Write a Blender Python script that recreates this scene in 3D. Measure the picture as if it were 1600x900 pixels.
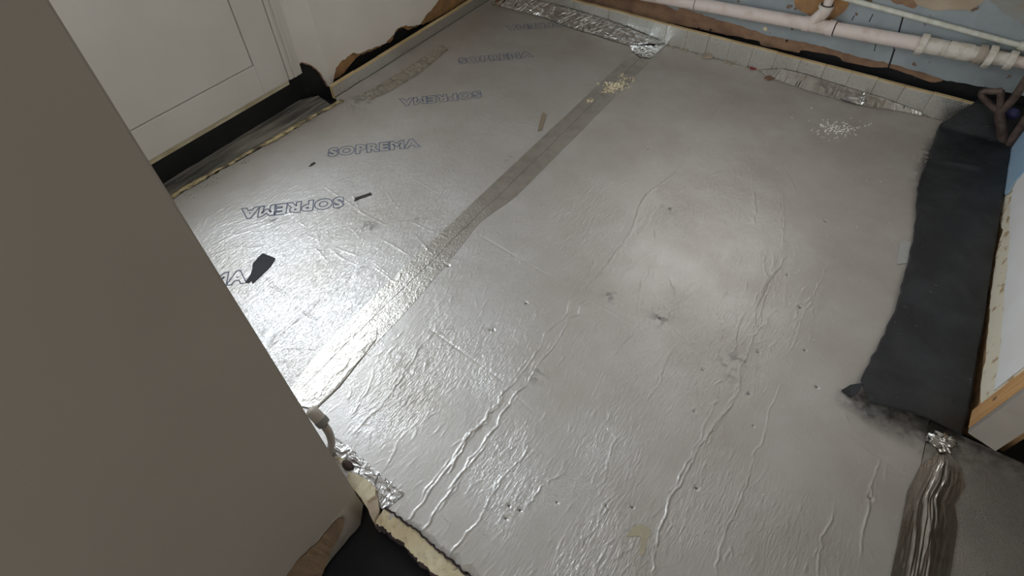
import bpy, bmesh, math, random
import numpy as np
from mathutils import Vector, Matrix, noise as mnoise

random.seed(7)
rng = np.random.default_rng(7)
for o in list(bpy.data.objects): bpy.data.objects.remove(o)
SC = bpy.context.scene
COL = SC.collection
H = 1.55                                     # eye height above the foil floor

# ------------------------------------------------------------------ camera
Rgt = Vector((0.83304518, 0.55306737, -0.01233762))
Dwn = Vector((0.41557826, -0.64036453, -0.64593187))
Fwd = Vector((-0.36514441, 0.53296319, -0.76329535))
cd = bpy.data.cameras.new('camera'); cam = bpy.data.objects.new('camera', cd); COL.objects.link(cam)
cd.sensor_width = 36; cd.lens = 869.9 / 1600 * 36; cd.clip_start = 0.02
M = Matrix(((Rgt.x, -Dwn.x, -Fwd.x), (Rgt.y, -Dwn.y, -Fwd.y), (Rgt.z, -Dwn.z, -Fwd.z))).to_4x4()
M.translation = (0, 0, H); cam.matrix_world = M
SC.camera = cam

# ------------------------------------------------------------------ world, light, exposure
w = bpy.data.worlds.new('world'); SC.world = w; w.use_nodes = True
w.node_tree.nodes['Background'].inputs[0].default_value = (1.0, 0.983, 0.95, 1)
w.node_tree.nodes['Background'].inputs[1].default_value = 2.0
SC.view_settings.view_transform = 'Standard'; SC.view_settings.look = 'None'
SC.view_settings.exposure = 0.0; SC.view_settings.gamma = 1.0
SC.view_settings.use_curve_mapping = False

def area(name, loc, aim, sx, sy, power, col):
    l = bpy.data.lights.new(name, 'AREA'); l.shape = 'RECTANGLE'; l.size = sx; l.size_y = sy
    l.energy = power; l.color = col
    o = bpy.data.objects.new(name, l); COL.objects.link(o); o.location = loc
    o.rotation_euler = (Vector(aim) - Vector(loc)).to_track_quat('-Z', 'Y').to_euler()
    return o
# daylight through the glazed upper half of the back door, and from an unseen window assumed in the back wall
area('door_daylight', (-2.50, 1.12, 1.45), (0, 1.12, 0.9), 0.62, 0.95, 32, (0.83, 0.91, 1.0))
area('unseen_window_light', (-0.45, 3.36, 1.65), (-0.45, 0, 0.9), 1.15, 0.95, 4, (0.97, 0.98, 1.0))

# ------------------------------------------------------------------ pixel -> real plane
def ray(u, v):
    a = (u - 800) / 869.9; b = (v - 450) / 869.9
    return Rgt * a + Dwn * b + Fwd
EYE = Vector((0, 0, H))
def onplane(u, v, p0, n):
    r = ray(u, v); n = Vector(n)
    return EYE + r * ((Vector(p0) - EYE).dot(n) / r.dot(n))
def fl(u, v, z=0.0): return onplane(u, v, (0, 0, z), (0, 0, 1))

# ------------------------------------------------------------------ materials
def lin(c):
    if isinstance(c, str): c = [int(c[i:i+2], 16) / 255 for i in (0, 2, 4)]
    return tuple(x / 12.92 if x <= 0.04045 else ((x + 0.055) / 1.055) ** 2.4 for x in c) + (1,)

class NT:
    def __init__(s, name):
        s.m = bpy.data.materials.new(name); s.m.use_nodes = True
        s.t = s.m.node_tree; s.b = s.t.nodes['Principled BSDF']
        s.tc = s.t.nodes.new('ShaderNodeTexCoord')
    def n(s, kind, **kw):
        x = s.t.nodes.new(kind)
        for k, v in kw.items(): setattr(x, k, v)
        return x
    def l(s, a, b): s.t.links.new(a, b)
    def mp(s, scale=(1, 1, 1), rot=(0, 0, 0)):
        m = s.n('ShaderNodeMapping'); m.inputs['Scale'].default_value = scale; m.inputs['Rotation'].default_value = rot
        s.l(s.tc.outputs['Object'], m.inputs[0]); return m.outputs[0]
    def noise(s, scale, detail=4, vec=None, typ='FBM', rough=0.55, dist=0.0):
        x = s.n('ShaderNodeTexNoise'); x.noise_type = typ
        x.inputs['Scale'].default_value = scale; x.inputs['Detail'].default_value = detail
        x.inputs['Roughness'].default_value = rough; x.inputs['Distortion'].default_value = dist
        s.l(vec if vec is not None else s.tc.outputs['Object'], x.inputs['Vector']); return x.outputs['Fac'] if 'Fac' in x.outputs else x.outputs[0]
    def ramp(s, f, a, b, ca=(0, 0, 0, 1), cb=(1, 1, 1, 1)):
        r = s.n('ShaderNodeValToRGB'); e = r.color_ramp.elements
        e[0].position = a; e[1].position = b; e[0].color = ca; e[1].color = cb
        s.l(f, r.inputs[0]); return r.outputs[0]
    def mix(s, f, a, b, mode='MIX'):
        x = s.n('ShaderNodeMix', data_type='RGBA', blend_type=mode)
        for k, v in ((0, f), (6, a), (7, b)):
            if hasattr(v, 'is_output'): s.l(v, x.inputs[k])
            else: x.inputs[k].default_value = v
        return x.outputs[2]
    def math(s, op, a, b):
        x = s.n('ShaderNodeMath', operation=op)
        for k, v in ((0, a), (1, b)):
            if hasattr(v, 'is_output'): s.l(v, x.inputs[k])
            else: x.inputs[k].default_value = v
        return x.outputs[0]
    def bump(s, h, dist, strength=1.0, prev=None):
        x = s.n('ShaderNodeBump'); x.inputs['Distance'].default_value = dist
        if hasattr(strength, 'is_output'): s.l(strength, x.inputs['Strength'])
        else: x.inputs['Strength'].default_value = strength
        s.l(h, x.inputs['Height'])
        if prev is not None: s.l(prev, x.inputs['Normal'])
        return x.outputs[0]

def simple(name, c1, c2=None, rough=0.6, metal=0.0, scale=6, detail=4, bump=0.0, bscale=40, lo=0.35, hi=0.65, spec=0.4, speck=None):
    t = NT(name); b = t.b
    b.inputs['Roughness'].default_value = rough; b.inputs['Metallic'].default_value = metal
    b.inputs['Specular IOR Level'].default_value = spec
    c = t.mix(t.ramp(t.noise(scale, detail), lo, hi), lin(c1), lin(c2 or c1))
    if speck: c = t.mix(t.ramp(t.noise(speck[1], 2), speck[2], speck[2] + 0.04), c, lin(speck[0]))
    t.l(c, b.inputs['Base Color'])
    if bump: t.l(t.bump(t.noise(bscale, 5), bump), b.inputs['Normal'])
    return t.m

def foil(name, base, rough, metal=0.92, wrinkle=0.0006, dirtcol='6b6357', fine=0.5):
    """metallic facing: attribute tone = (dust, wrinkle, blackening)"""
    t = NT(name); b = t.b
    at = t.n('ShaderNodeAttribute'); at.attribute_name = 'tone'
    sp = t.n('ShaderNodeSeparateColor'); t.l(at.outputs['Color'], sp.inputs[0])
    dust, wr, blk = sp.outputs[0], sp.outputs[1], sp.outputs[2]
    cl = t.noise(3.0, 5)
    sm = t.noise(11, 5)
    c = t.mix(t.ramp(cl, 0.35, 0.7), lin(base), lin('c6c3bd'))
    dm = t.math('MULTIPLY', dust, t.math('ADD', t.math('MULTIPLY', sm, 0.5), 0.35))
    c = t.mix(dm, c, lin('a89e92'))
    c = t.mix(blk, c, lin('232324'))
    t.l(c, b.inputs['Base Color'])
    r = t.math('ADD', t.math('MULTIPLY', dust, 0.16), t.math('MULTIPLY', cl, 0.10))
    lob = t.math('MULTIPLY', t.ramp(t.noise(620, 1), 0.54, 0.60), -0.30)
    t.l(t.math('ADD', t.math('ADD', r, rough - 0.03), lob), b.inputs['Roughness'])
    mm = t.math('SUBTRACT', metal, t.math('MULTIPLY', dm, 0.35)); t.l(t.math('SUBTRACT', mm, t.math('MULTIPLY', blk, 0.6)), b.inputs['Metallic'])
    w1 = t.noise(1.0, 3, vec=t.mp((85, 20, 30), (0, 0, math.radians(-14))), typ='RIDGED_MULTIFRACTAL', rough=0.5, dist=0.6)
    w2 = t.noise(1.0, 3, vec=t.mp((130, 45, 60), (0, 0, math.radians(-30))), dist=0.8)
    h = t.math('ADD', t.math('MULTIPLY', w1, 0.45), t.math('MULTIPLY', w2, 0.8))
    n1 = t.bump(h, wrinkle * 7, t.math('MULTIPLY', wr, 0.8))
    n2 = t.bump(t.noise(240, 2), 0.0004, fine, n1)
    t.l(n2, b.inputs['Normal'])
    return t.m

def crinkle(name, base, rough, dist=0.0012, scale=90, metal=1.0, dirt=0.3):
    t = NT(name); b = t.b
    b.inputs['Metallic'].default_value = metal
    c = t.mix(t.math('MULTIPLY', t.ramp(t.noise(18, 4), 0.45, 0.7), dirt), lin(base), lin('8a8174')); t.l(c, b.inputs['Base Color'])
    t.l(t.math('ADD', t.math('MULTIPLY', t.noise(9, 3), 0.16), rough - 0.08), b.inputs['Roughness'])
    v = t.n('ShaderNodeTexVoronoi', feature='DISTANCE_TO_EDGE'); v.inputs['Scale'].default_value = scale
    dn = t.noise(30, 3)
    t.l(t.mp((1, 0.6, 1), (0, 0, 0.5)), v.inputs['Vector'])
    w1 = t.noise(scale * 1.1, 3, typ='RIDGED_MULTIFRACTAL', dist=1.2)
    n1 = t.bump(v.outputs[0], dist * 2, 0.5)
    t.l(t.bump(w1, dist, 0.8, n1), b.inputs['Normal'])
    return t.m

M_FOIL = foil('foil_facing', 'dadad9', 0.54)
M_FOILD = foil('foil_dirty', '8f8f8e', 0.42, metal=0.8, fine=0.15)
M_UPST = foil('foil_upstand', 'cfd2cf', 0.36, wrinkle=0.0002, fine=0.12)
M_TAPE = crinkle('foil_tape', 'd4d1ca', 0.40)
M_CRUM = crinkle('foil_tape_crumpled', 'd4d4d3', 0.15, dist=0.0003, scale=40)
M_CRUMD = crinkle('foil_tape_dull', 'b3b0aa', 0.24, dist=0.0003, scale=40, dirt=0.5)
M_FOAM = simple('foam', 'd6ccae', 'c2b692', 0.9, bump=0.004, bscale=90)
M_FOAMC = simple('foam_cream', 'dcd3b8', 'c0b290', 0.9, bump=0.006, bscale=60)
M_FOAME = simple('foam_edge', 'd8c49a', 'c2a97c', 0.9, bump=0.002, bscale=120)
M_FRINGE = simple('foam_charred_fringe', '4a3d3c', '2a2225', 0.9, bump=0.004, bscale=90)
M_BLACK = simple('bitumen', '151618', '1f2022', 0.55, bump=0.003, bscale=25, speck=('6a6a68', 70, 0.74))
M_SUB = simple('bitumen_subfloor', '08090d', '14151c', 0.5, bump=0.004, bscale=18, speck=('6f7278', 60, 0.76))
M_MEMB = simple('damp_membrane', '1d1f22', '303236', 0.5, bump=0.003, bscale=28, scale=7, lo=0.4, hi=0.7, speck=('5b5b5a', 48, 0.72))
_t = NT('dusty_membrane'); _n = _t.noise(1.0, 5, vec=_t.mp((30, 3.0, 10))); _n2 = _t.noise(1.0, 3, vec=_t.mp((90, 2.2, 10)))
_c = _t.mix(_t.ramp(_n, 0.38, 0.72), lin('53524e'), lin('a39d92')); _c = _t.mix(_t.ramp(_n2, 0.66, 0.72), _c, lin('b9b3a6'))
_c = _t.mix(_t.ramp(_t.noise(60, 2), 0.72, 0.76), _c, lin('c9c4b8'))
_t.l(_c, _t.b.inputs['Base Color']); _t.b.inputs['Roughness'].default_value = 0.45; _t.l(_t.bump(_n2, 0.002), _t.b.inputs['Normal']); M_DUSTY = _t.m
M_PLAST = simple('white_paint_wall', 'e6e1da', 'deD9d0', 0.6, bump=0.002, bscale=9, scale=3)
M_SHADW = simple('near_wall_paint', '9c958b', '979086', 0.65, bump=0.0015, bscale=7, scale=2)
M_BAND = simple('raw_plaster', 'b5a794', 'a39480', 0.85, bump=0.003, bscale=50)
M_BROWN = simple('brown_plaster', '9a7c62', '7d6250', 0.9, bump=0.004, bscale=60, scale=14)
M_TAN = simple('tan_plaster', 'b3895a', '8d6f52', 0.9, bump=0.004, bscale=60, scale=14)
M_GREY = simple('grey_blue_paint', '9aa3a8', '8b9498', 0.6, bump=0.003, bscale=30, scale=6, speck=('6e5c4c', 18, 0.66))
M_GREYD = simple('old_wall_stain', '8f8372', '8f9494', 0.7, bump=0.003, bscale=30, scale=7)
M_CEIL = simple('ceiling_paint', 'dcd9d4', 'd6d3cd', 0.9)
M_UPWALL = simple('wall_upper_paint', 'b5aca2', 'aca49a', 0.8)
M_DOOR = simple('door_paint', 'dbd6cf', 'd5d0c7', 0.38, bump=0.0006, bscale=14, scale=3)
M_PVC = simple('old_white_plastic', 'd9cdc8', 'c0aea2', 0.42, scale=16, lo=0.5, hi=0.8)
M_PVCG = simple('grey_white_fitting', 'd4cfc6', 'b3a898', 0.45, scale=30, lo=0.45, hi=0.75)
M_PVCD = simple('pipe_gap', '4a3f38', '4a3f38', 0.8)
M_SMALL = simple('painted_pipe', 'd3d5cc', 'bfc0b3', 0.4, scale=30)
M_RUST = simple('rusty_steel', '6f5f57', '4d3f39', 0.6, metal=0.3, scale=25, bump=0.001, bscale=120)
M_WOOD = NT('timber')
_w = M_WOOD.noise(1.0, 4, vec=M_WOOD.mp((60, 60, 4)))
M_WOOD.l(M_WOOD.mix(M_WOOD.ramp(_w, 0.3, 0.7), lin('b98854'), lin('d3a873')), M_WOOD.b.inputs['Base Color'])
M_WOOD.b.inputs['Roughness'].default_value = 0.6; M_WOOD = M_WOOD.m
M_FRAME = simple('grey_frame', '9c968e', '8c867e', 0.5)
M_CREAM = simple('cream_peeling', 'ece5cf', 'b99a70', 0.7, scale=26, lo=0.56, hi=0.66, bump=0.003, bscale=50)
M_BRWD = simple('bare_brown_edge', 'b08a62', '8f7350', 0.8, scale=20, bump=0.003)
M_WHITE = simple('clean_white_paint', 'f3f4f4', 'eeeeec', 0.5)
M_BLUE = simple('blue_paint', '9cbcd8', 'a9c6dc', 0.6)
M_INK = simple('print_ink', '768096', '838c9e', 0.55, metal=0.3)
M_RED = simple('red_scrap', '8c2f2f', '6b2326', 0.6)
M_NAVY = simple('navy_plastic', '3a3f6e', '2c3158', 0.5)
M_CRUMB = simple('foam_crumbs', 'e3dac0', 'c9bb98', 0.9)
M_CHIP = simple('plaster_chips', 'efece4', 'cfc8bb', 0.8)
M_BTAPE = simple('brown_tape', '8f7f6e', '9a8c7c', 0.45, metal=0.3)
M_STUB = simple('stub_pipe_paint', 'c9c1b6', 'bdb5aa', 0.4)
M_CAP = simple('grey_cap', '96948f', '8b8a85', 0.5)
M_GLASS = NT('glazing')
_tr = M_GLASS.n('ShaderNodeBsdfTransparent'); _gl = M_GLASS.n('ShaderNodeBsdfGlossy'); _gl.inputs['Roughness'].default_value = 0.02
_mx = M_GLASS.n('ShaderNodeMixShader'); _mx.inputs[0].default_value = 0.06
M_GLASS.l(_tr.outputs[0], _mx.inputs[1]); M_GLASS.l(_gl.outputs[0], _mx.inputs[2])
M_GLASS.l(_mx.outputs[0], M_GLASS.t.nodes['Material Output'].inputs[0]); M_GLASS = M_GLASS.m

# ------------------------------------------------------------------ object helpers
def tag(o, label=None, cat=None, group=None, kind=None):
    if label: o['label'] = label
    if cat: o['category'] = cat
    if group: o['group'] = group
    if kind: o['kind'] = kind
    return o
def empty(name, loc, label=None, cat=None, group=None, kind=None):
    o = bpy.data.objects.new(name, None); COL.objects.link(o); o.location = loc; o.empty_display_size = 0.05
    return tag(o, label, cat, group, kind)
def link(name, me, mats, parent=None, smooth=False):
    for m in (mats if isinstance(mats, (list, tuple)) else [mats]): me.materials.append(m)
    o = bpy.data.objects.new(name, me); COL.objects.link(o)
    if smooth: me.polygons.foreach_set('use_smooth', [True] * len(me.polygons))
    if parent is not None:
        o.parent = parent; o.matrix_parent_inverse = Matrix.Translation(-parent.location)
    return o
def frombm(name, bm, mats, parent=None, smooth=False):
    bmesh.ops.recalc_face_normals(bm, faces=bm.faces)
    me = bpy.data.meshes.new(name); bm.to_mesh(me); bm.free()
    return link(name, me, mats, parent, smooth)
def frompy(name, v, f, mats, parent=None, smooth=False):
    me = bpy.data.meshes.new(name); me.from_pydata([tuple(x) for x in v], [], f); me.update()
    return link(name, me, mats, parent, smooth)
def box(name, lo, hi, mats, parent=None, bev=0.0, jit=0.0):
    bm = bmesh.new(); bmesh.ops.create_cube(bm, size=1)
    for v in bm.verts:
        v.co = Vector([lo[i] + (v.co[i] + 0.5) * (hi[i] - lo[i]) + random.uniform(-jit, jit) for i in range(3)])
    if bev: bmesh.ops.bevel(bm, geom=list(bm.edges), offset=bev, segments=2, affect='EDGES', profile=0.6)
    return frombm(name, bm, mats, parent)

# numpy value noise
_L = rng.random((256, 256))
def vn(x, y):
    xi = np.floor(x).astype(int); yi = np.floor(y).astype(int); fx = x - xi; fy = y - yi
    fx = fx * fx * (3 - 2 * fx); fy = fy * fy * (3 - 2 * fy)
    a = _L[xi % 256, yi % 256]; b = _L[(xi + 1) % 256, yi % 256]; c = _L[xi % 256, (yi + 1) % 256]; d = _L[(xi + 1) % 256, (yi + 1) % 256]
    return (a * (1 - fx) + b * fx) * (1 - fy) + (c * (1 - fx) + d * fx) * fy
def fbm(x, y, o=4):
    s = 0; a = 0.5
    for i in range(o): s = s + a * vn(x * 2 ** i + 17 * i, y * 2 ** i + 9 * i); a *= 0.5
    return s
def ridged(x, y, o=3):
    s = 0; a = 0.5
    for i in range(o): s = s + a * (1 - np.abs(2 * vn(x * 2 ** i + 31 * i, y * 2 ** i + 7 * i) - 1)) ** 2; a *= 0.5
    return s

def grid_mesh(name, X, Y, Z, mats, parent=None, tone=None):
    ny, nx = X.shape
    me = bpy.data.meshes.new(name)
    co = np.stack([X, Y, Z], -1).reshape(-1).astype(np.float32)
    nf = (nx - 1) * (ny - 1)
    i = np.arange(nx * ny).reshape(ny, nx)
    q = np.stack([i[:-1, :-1], i[:-1, 1:], i[1:, 1:], i[1:, :-1]], -1).reshape(-1).astype(np.int32)
    me.vertices.add(nx * ny); me.vertices.foreach_set('co', co)
    me.loops.add(nf * 4); me.loops.foreach_set('vertex_index', q)
    me.polygons.add(nf); me.polygons.foreach_set('loop_start', np.arange(0, nf * 4, 4, dtype=np.int32))
    me.update(calc_edges=True)
    me.polygons.foreach_set('use_smooth', np.ones(nf, dtype=bool))
    if tone is not None:
        at = me.color_attributes.new('tone', 'FLOAT_COLOR', 'POINT')
        at.data.foreach_set('color', np.concatenate([tone, np.ones(tone.shape[:2] + (1,))], -1).reshape(-1).astype(np.float32))
    return link(name, me, mats, parent)

def resample(pts, n):
    P = np.array([tuple(p) for p in pts], float); d = np.r_[0, np.cumsum(np.linalg.norm(np.diff(P, axis=0), axis=1))]
    t = np.linspace(0, d[-1], n); return np.stack([np.interp(t, d, P[:, k]) for k in range(P.shape[1])], -1)
def rag(pts, amp, step):
    """ragged polyline through 2D/3D points"""
    P = np.array([tuple(p) for p in pts], float); L = np.linalg.norm(np.diff(P, axis=0), axis=1).sum()
    Q = resample(P, max(len(P), int(L / step))); Q[1:-1] += rng.normal(0, amp, Q[1:-1].shape); return Q

def slab(name, pts, nrm, th, mats, parent=None, bev=0.0):
    """planar outline (3D points) given thickness th against its normal"""
    bm = bmesh.new(); n = Vector(nrm).normalized()
    vs = [bm.verts.new(Vector(p)) for p in pts]
    f = bm.faces.new(vs)
    r = bmesh.ops.extrude_face_region(bm, geom=[f])
    for v in r['geom']:
        if isinstance(v, bmesh.types.BMVert): v.co -= n * th
    bmesh.ops.triangulate(bm, faces=[g for g in bm.faces if len(g.verts) > 4])
    return frombm(name, bm, mats, parent)

def tube(name, pts, rad, mat, parent=None, seg=20, caps=True, closed=False, bm=None, smooth=True):
    """swept tube with per-point radius"""
    own = bm is None
    if own: bm = bmesh.new()
    P = [Vector(p) for p in pts]; n = len(P)
    rs = rad if isinstance(rad, (list, tuple)) else [rad] * n
    t0 = (P[1] - P[0]).normalized(); up = Vector((0, 0, 1)) if abs(t0.z) < 0.9 else Vector((1, 0, 0))
    a = t0.cross(up).normalized(); rings = []
    for i in range(n):
        if i == 0: t = t0
        elif i == n - 1: t = (P[-1] - P[-2]).normalized()
        else:
            t = (P[i + 1] - P[i - 1])
            t = t.normalized() if t.length > 1e-9 else t0
        a = (a - t * a.dot(t)).normalized(); b = t.cross(a)
        rings.append([bm.verts.new(P[i] + (a * math.cos(k * 2 * math.pi / seg) + b * math.sin(k * 2 * math.pi / seg)) * rs[i]) for k in range(seg)])
    for i in range(n - 1):
        for k in range(seg): bm.faces.new((rings[i][k], rings[i][(k + 1) % seg], rings[i + 1][(k + 1) % seg], rings[i + 1][k]))
    if caps: bm.faces.new(rings[0]); bm.faces.new(rings[-1])
    if own:
        o = frombm(name, bm, mat, parent)
        if smooth:
            me = o.data; me.polygons.foreach_set('use_smooth', [len(p.vertices) == 4 for p in me.polygons])
            me.set_sharp_from_angle(angle=math.radians(40))
        return o

def smoothpath(pts, n=8):
    P = [Vector(p) for p in pts]; out = []
    for i in range(len(P) - 1):
        p0 = P[max(i - 1, 0)]; p1 = P[i]; p2 = P[i + 1]; p3 = P[min(i + 2, len(P) - 1)]
        for k in range(n):
            t = k / n
            out.append(0.5 * ((2 * p1) + (p2 - p0) * t + (2 * p0 - 5 * p1 + 4 * p2 - p3) * t * t + (3 * p1 - p0 - 3 * p2 + p3) * t ** 3))
    out.append(P[-1]); return out

# ================================================================== SETTING
YB = 3.155       # face of the back wall's paint
XL = -2.28       # face of the left wall
XR = 0.70        # face of the right wall
XN = -0.69       # face of the near wall
CH = 2.4
fo = empty('floor', (0, 0, -0.1), kind='structure')
box('subfloor', (-2.6, -2.6, -0.14), (2.4, 3.6, -0.095), M_SUB, fo)
tag(box('ceiling', (-2.6, -2.6, CH), (2.4, 3.6, CH + 0.1), M_CEIL), kind='structure')

# back wall: black behind, brown plaster, grey paint, then upper wall with a window opening
wb = empty('wall_back', (-0.8, 3.2, -0.1), kind='structure')
def bk(u, v, y=YB): return onplane(u, v, (0, y, 0), (0, 1, 0))
box('damp_course', (-2.6, YB + 0.035, -0.1), (2.4, YB + 0.12, 0.5), M_BLACK, wb)
br_low = [(-2.2, 0, 0.10)] + [bk(*p) for p in [(868, -4), (920, 6), (1000, 27), (1060, 40), (1100, 48), (1141, 57), (1143, 56), (1187, 66), (1188, 72), (1250, 84), (1251, 78), (1312, 90), (1313, 96), (1357, 106), (1387, 107), (1420, 117), (1455, 131), (1470, 128), (1478, 124)]]
br_low = [Vector((p[0], YB + 0.008, p[2])) for p in br_low]
E_ = rag(br_low, 0.0010, 0.022); E_[:, 1] = YB + 0.008
slab('brown_render', [tuple(p) for p in E_] + [(0.75, YB + 0.008, 0.30), (0.75, YB + 0.008, 0.52), (-2.2, YB + 0.008, 0.52)], (0, -1, 0), 0.025, M_BROWN, wb)
gl_ = [Vector((-2.2, 0, 0.30)), Vector((-1.3, 0, 0.27))] + [bk(*p) for p in [(1030, 2), (1050, 14), (1100, 27), (1150, 38), (1200, 56), (1262, 67), (1312, 80), (1350, 91), (1387, 99), (1420, 107), (1450, 116), (1475, 125), (1510, 131), (1550, 138), (1600, 150)]]
gl_ = [Vector((p[0], YB, p[2])) for p in gl_]
E_ = rag(gl_, 0.0016, 0.02); E_[:, 1] = YB
E_ = np.array([e for e in E_ if e[0] < 0.74])
slab('grey_painted_blocks', [tuple(p) for p in E_] + [(0.75, YB, 0.13), (0.75, YB, 0.62), (-2.2, YB, 0.62)], (0, -1, 0), 0.012, M_GREY, wb)
# block joints seen as dark scratches, and bare patches where the paint has come away
def patch(pts, y, th, mat, name, parent, amp=0.003, step=0.02):
    q = rag([(p.x, p.z) for p in [bk(*a) for a in pts + pts[:1]]], amp, step)[:-1]
    return slab(name, [(a, y, b) for a, b in q], (0, -1, 0), th, mat, parent)
patch([(1422, -4), (1440, 12), (1470, 17), (1510, 14), (1518, 18), (1532, 6), (1550, -10)], YB - 0.003, 0.004, M_BAND, 'bare_patch', wb)
patch([(1378, -12), (1395, 3), (1430, 14), (1440, 0), (1445, -12)], YB - 0.002, 0.003, M_BROWN, 'bare_patch', wb)
patch([(1238, -8), (1246, 14), (1262, 22), (1280, 26), (1300, 30), (1318, 20), (1330, 6), (1322, -8)], YB - 0.003, 0.004, M_TAN, 'bare_patch', wb)
patch([(1540, -10), (1570, 22), (1600, 40), (1620, 45), (1620, -12)], YB - 0.002, 0.003, M_GREYD, 'bare_patch', wb)
patch([(1060, 12), (1095, 22), (1120, 30), (1100, 33), (1062, 24)], YB - 0.001, 0.002, M_BROWN, 'bare_patch', wb)
for a, b, wd in [((1411, 26), (1404, 52), 0.0035), ((1398, 76), (1388, 106), 0.004), ((1364, 22), (1358, 34), 0.002), ((1335, 24), (1331, 32), 0.002), ((1370, 62), (1366, 80), 0.002), ((1400, 66), (1396, 76), 0.002)]:
    p, q = bk(*a), bk(*b)
    frompy('block_joint', [(p.x - wd, YB - 0.0006, p.z), (p.x + wd, YB - 0.0006, p.z), (q.x + wd, YB - 0.0006, q.z), (q.x - wd, YB - 0.0006, q.z)], [(0, 1, 2, 3)], M_BLACK, wb)
for x0, x1, z0, z1 in [(-2.6, 2.4, 0.5, 1.17), (-2.6, -1.05, 1.17, 2.15), (0.15, 2.4, 1.17, 2.15), (-2.6, 2.4, 2.15, CH)]:
    box('upper_wall', (x0, YB + 0.012, z0), (x1, YB + 0.12, z1), M_UPWALL, wb)
wn = empty('unseen_window_1', (-0.45, 3.25, 1.17), kind='structure')  # unseen, assumed window that lets light in from the back
for x0, x1, z0, z1 in [(-1.05, 0.15, 1.17, 1.22), (-1.05, 0.15, 2.1, 2.15), (-1.05, -1.0, 1.17, 2.15), (0.1, 0.15, 1.17, 2.15), (-0.475, -0.425, 1.17, 2.15)]:
    box('window_frame', (x0, 3.2, z0), (x1, 3.26, z1), M_WHITE, wn)
box('pane', (-1.03, 3.228, 1.19), (0.13, 3.232, 2.13), M_GLASS, wn)

# left wall with its door
wl = empty('wall_left', (-2.4, 1.5, -0.1), kind='structure')
def lf(u, v, x=XL): return onplane(u, v, (x, 0, 0), (1, 0, 0))
YC = 1.70        # outer corner of the door reveal
box('damp_course', (XL - 0.14, YC + 0.002, -0.1), (XL - 0.022, YB + 0.03, 0.5), M_BLACK, wl)
e = [(521, 140), (524, 125), (536, 121), (545, 108), (552, 100), (560, 89), (575, 84), (600, 72), (616, 64), (620, 52), (627, 46), (634, 44), (641, 48), (655, 41), (683, 31), (700, 20), (727, 4), (745, -8)]
E_ = rag([lf(*p) for p in e], 0.0022, 0.018); E_[:, 0] = XL - 0.012; E_[:, 1] = np.clip(E_[:, 1], YC + 0.006, 3.15)
slab('brown_render', [tuple(p) for p in E_] + [(XL - 0.012, 3.15, 0.5), (XL - 0.012, YC + 0.006, 0.5)], (1, 0, 0), 0.012, M_TAN, wl)
e = [(519, 134), (525, 106), (533, 96), (545, 88), (552, 82), (562, 84), (580, 76), (600, 68), (612, 58), (620, 45), (632, 40), (645, 41), (658, 38), (664, 26), (672, 17), (680, 10), (686, 0), (694, -14), (705, -40)]
E_ = rag([lf(*p) for p in e], 0.0022, 0.018); E_[:, 0] = XL; E_[0] = (XL, YC, E_[0][2])
slab('plaster', [tuple(p) for p in E_] + [(XL, 3.15, 0.35), (XL, 3.15, 0.72), (XL, YC, 0.72)], (1, 0, 0), 0.014, M_PLAST, wl)
box('upper_wall', (XL - 0.14, YC, 0.7), (XL, YB + 0.03, CH), M_UPWALL, wl)
box('upper_wall', (XL - 0.14, 0.50, 2.06), (XL, YC, CH), M_UPWALL, wl)
box('upper_wall', (XL - 0.14, -0.2, -0.1), (XL, 0.50, CH), M_PLAST, wl)
# splayed reveal between wall corner and door frame
XF = -2.36; YF = 1.585
rn = Vector((YC - YF, -(XL - XF), 0)).cross(Vector((0, 0, 1)));
rd = (Vector((XL, YC, 0)) - Vector((XF, YF, 0))); rn = Vector((rd.y, -rd.x, 0)).normalized()   # faces towards the door
def rv(u, v, off=0.0): return onplane(u, v, Vector((XL, YC, 0)) - rn * off, rn)
e = [(455, 96), (462, 100), (472, 98), (482, 101), (492, 106), (500, 114), (507, 126), (512, 138)]
E_ = rag([rv(*p) for p in e], 0.0015, 0.012)
for p in E_:
    s = max(0, min(1, (p[1] - YF) / (YC - YF))); p[0] = XF + (XL - XF) * s; p[1] = YF + (YC - YF) * s
slab('reveal_plaster', [(XF, YF, E_[0][2])] + [tuple(p) for p in E_[1:-1]] + [(XL, YC, E_[-1][2]), (XL, YC, 2.06), (XF, YF, 2.06)], rn, 0.012, M_PLAST, wl)
slab('reveal_damp_course', [Vector(p) - rn * 0.012 for p in [(XF - 0.05, YF - 0.05, -0.1), (XL, YC, -0.1), (XL, YC, 0.5), (XF - 0.05, YF - 0.05, 0.5)]], rn, 0.02, M_BLACK, wl)
# ragged brown rim of the broken plaster on the reveal
rim = [tuple(Vector(p) + rn * 0.001) for p in E_[1:-1]]
tube('broken_rim', rim, [0.0035 + 0.001 * math.sin(i * 1.7) for i in range(len(rim))], M_BROWN, wl, seg=6)

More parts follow.
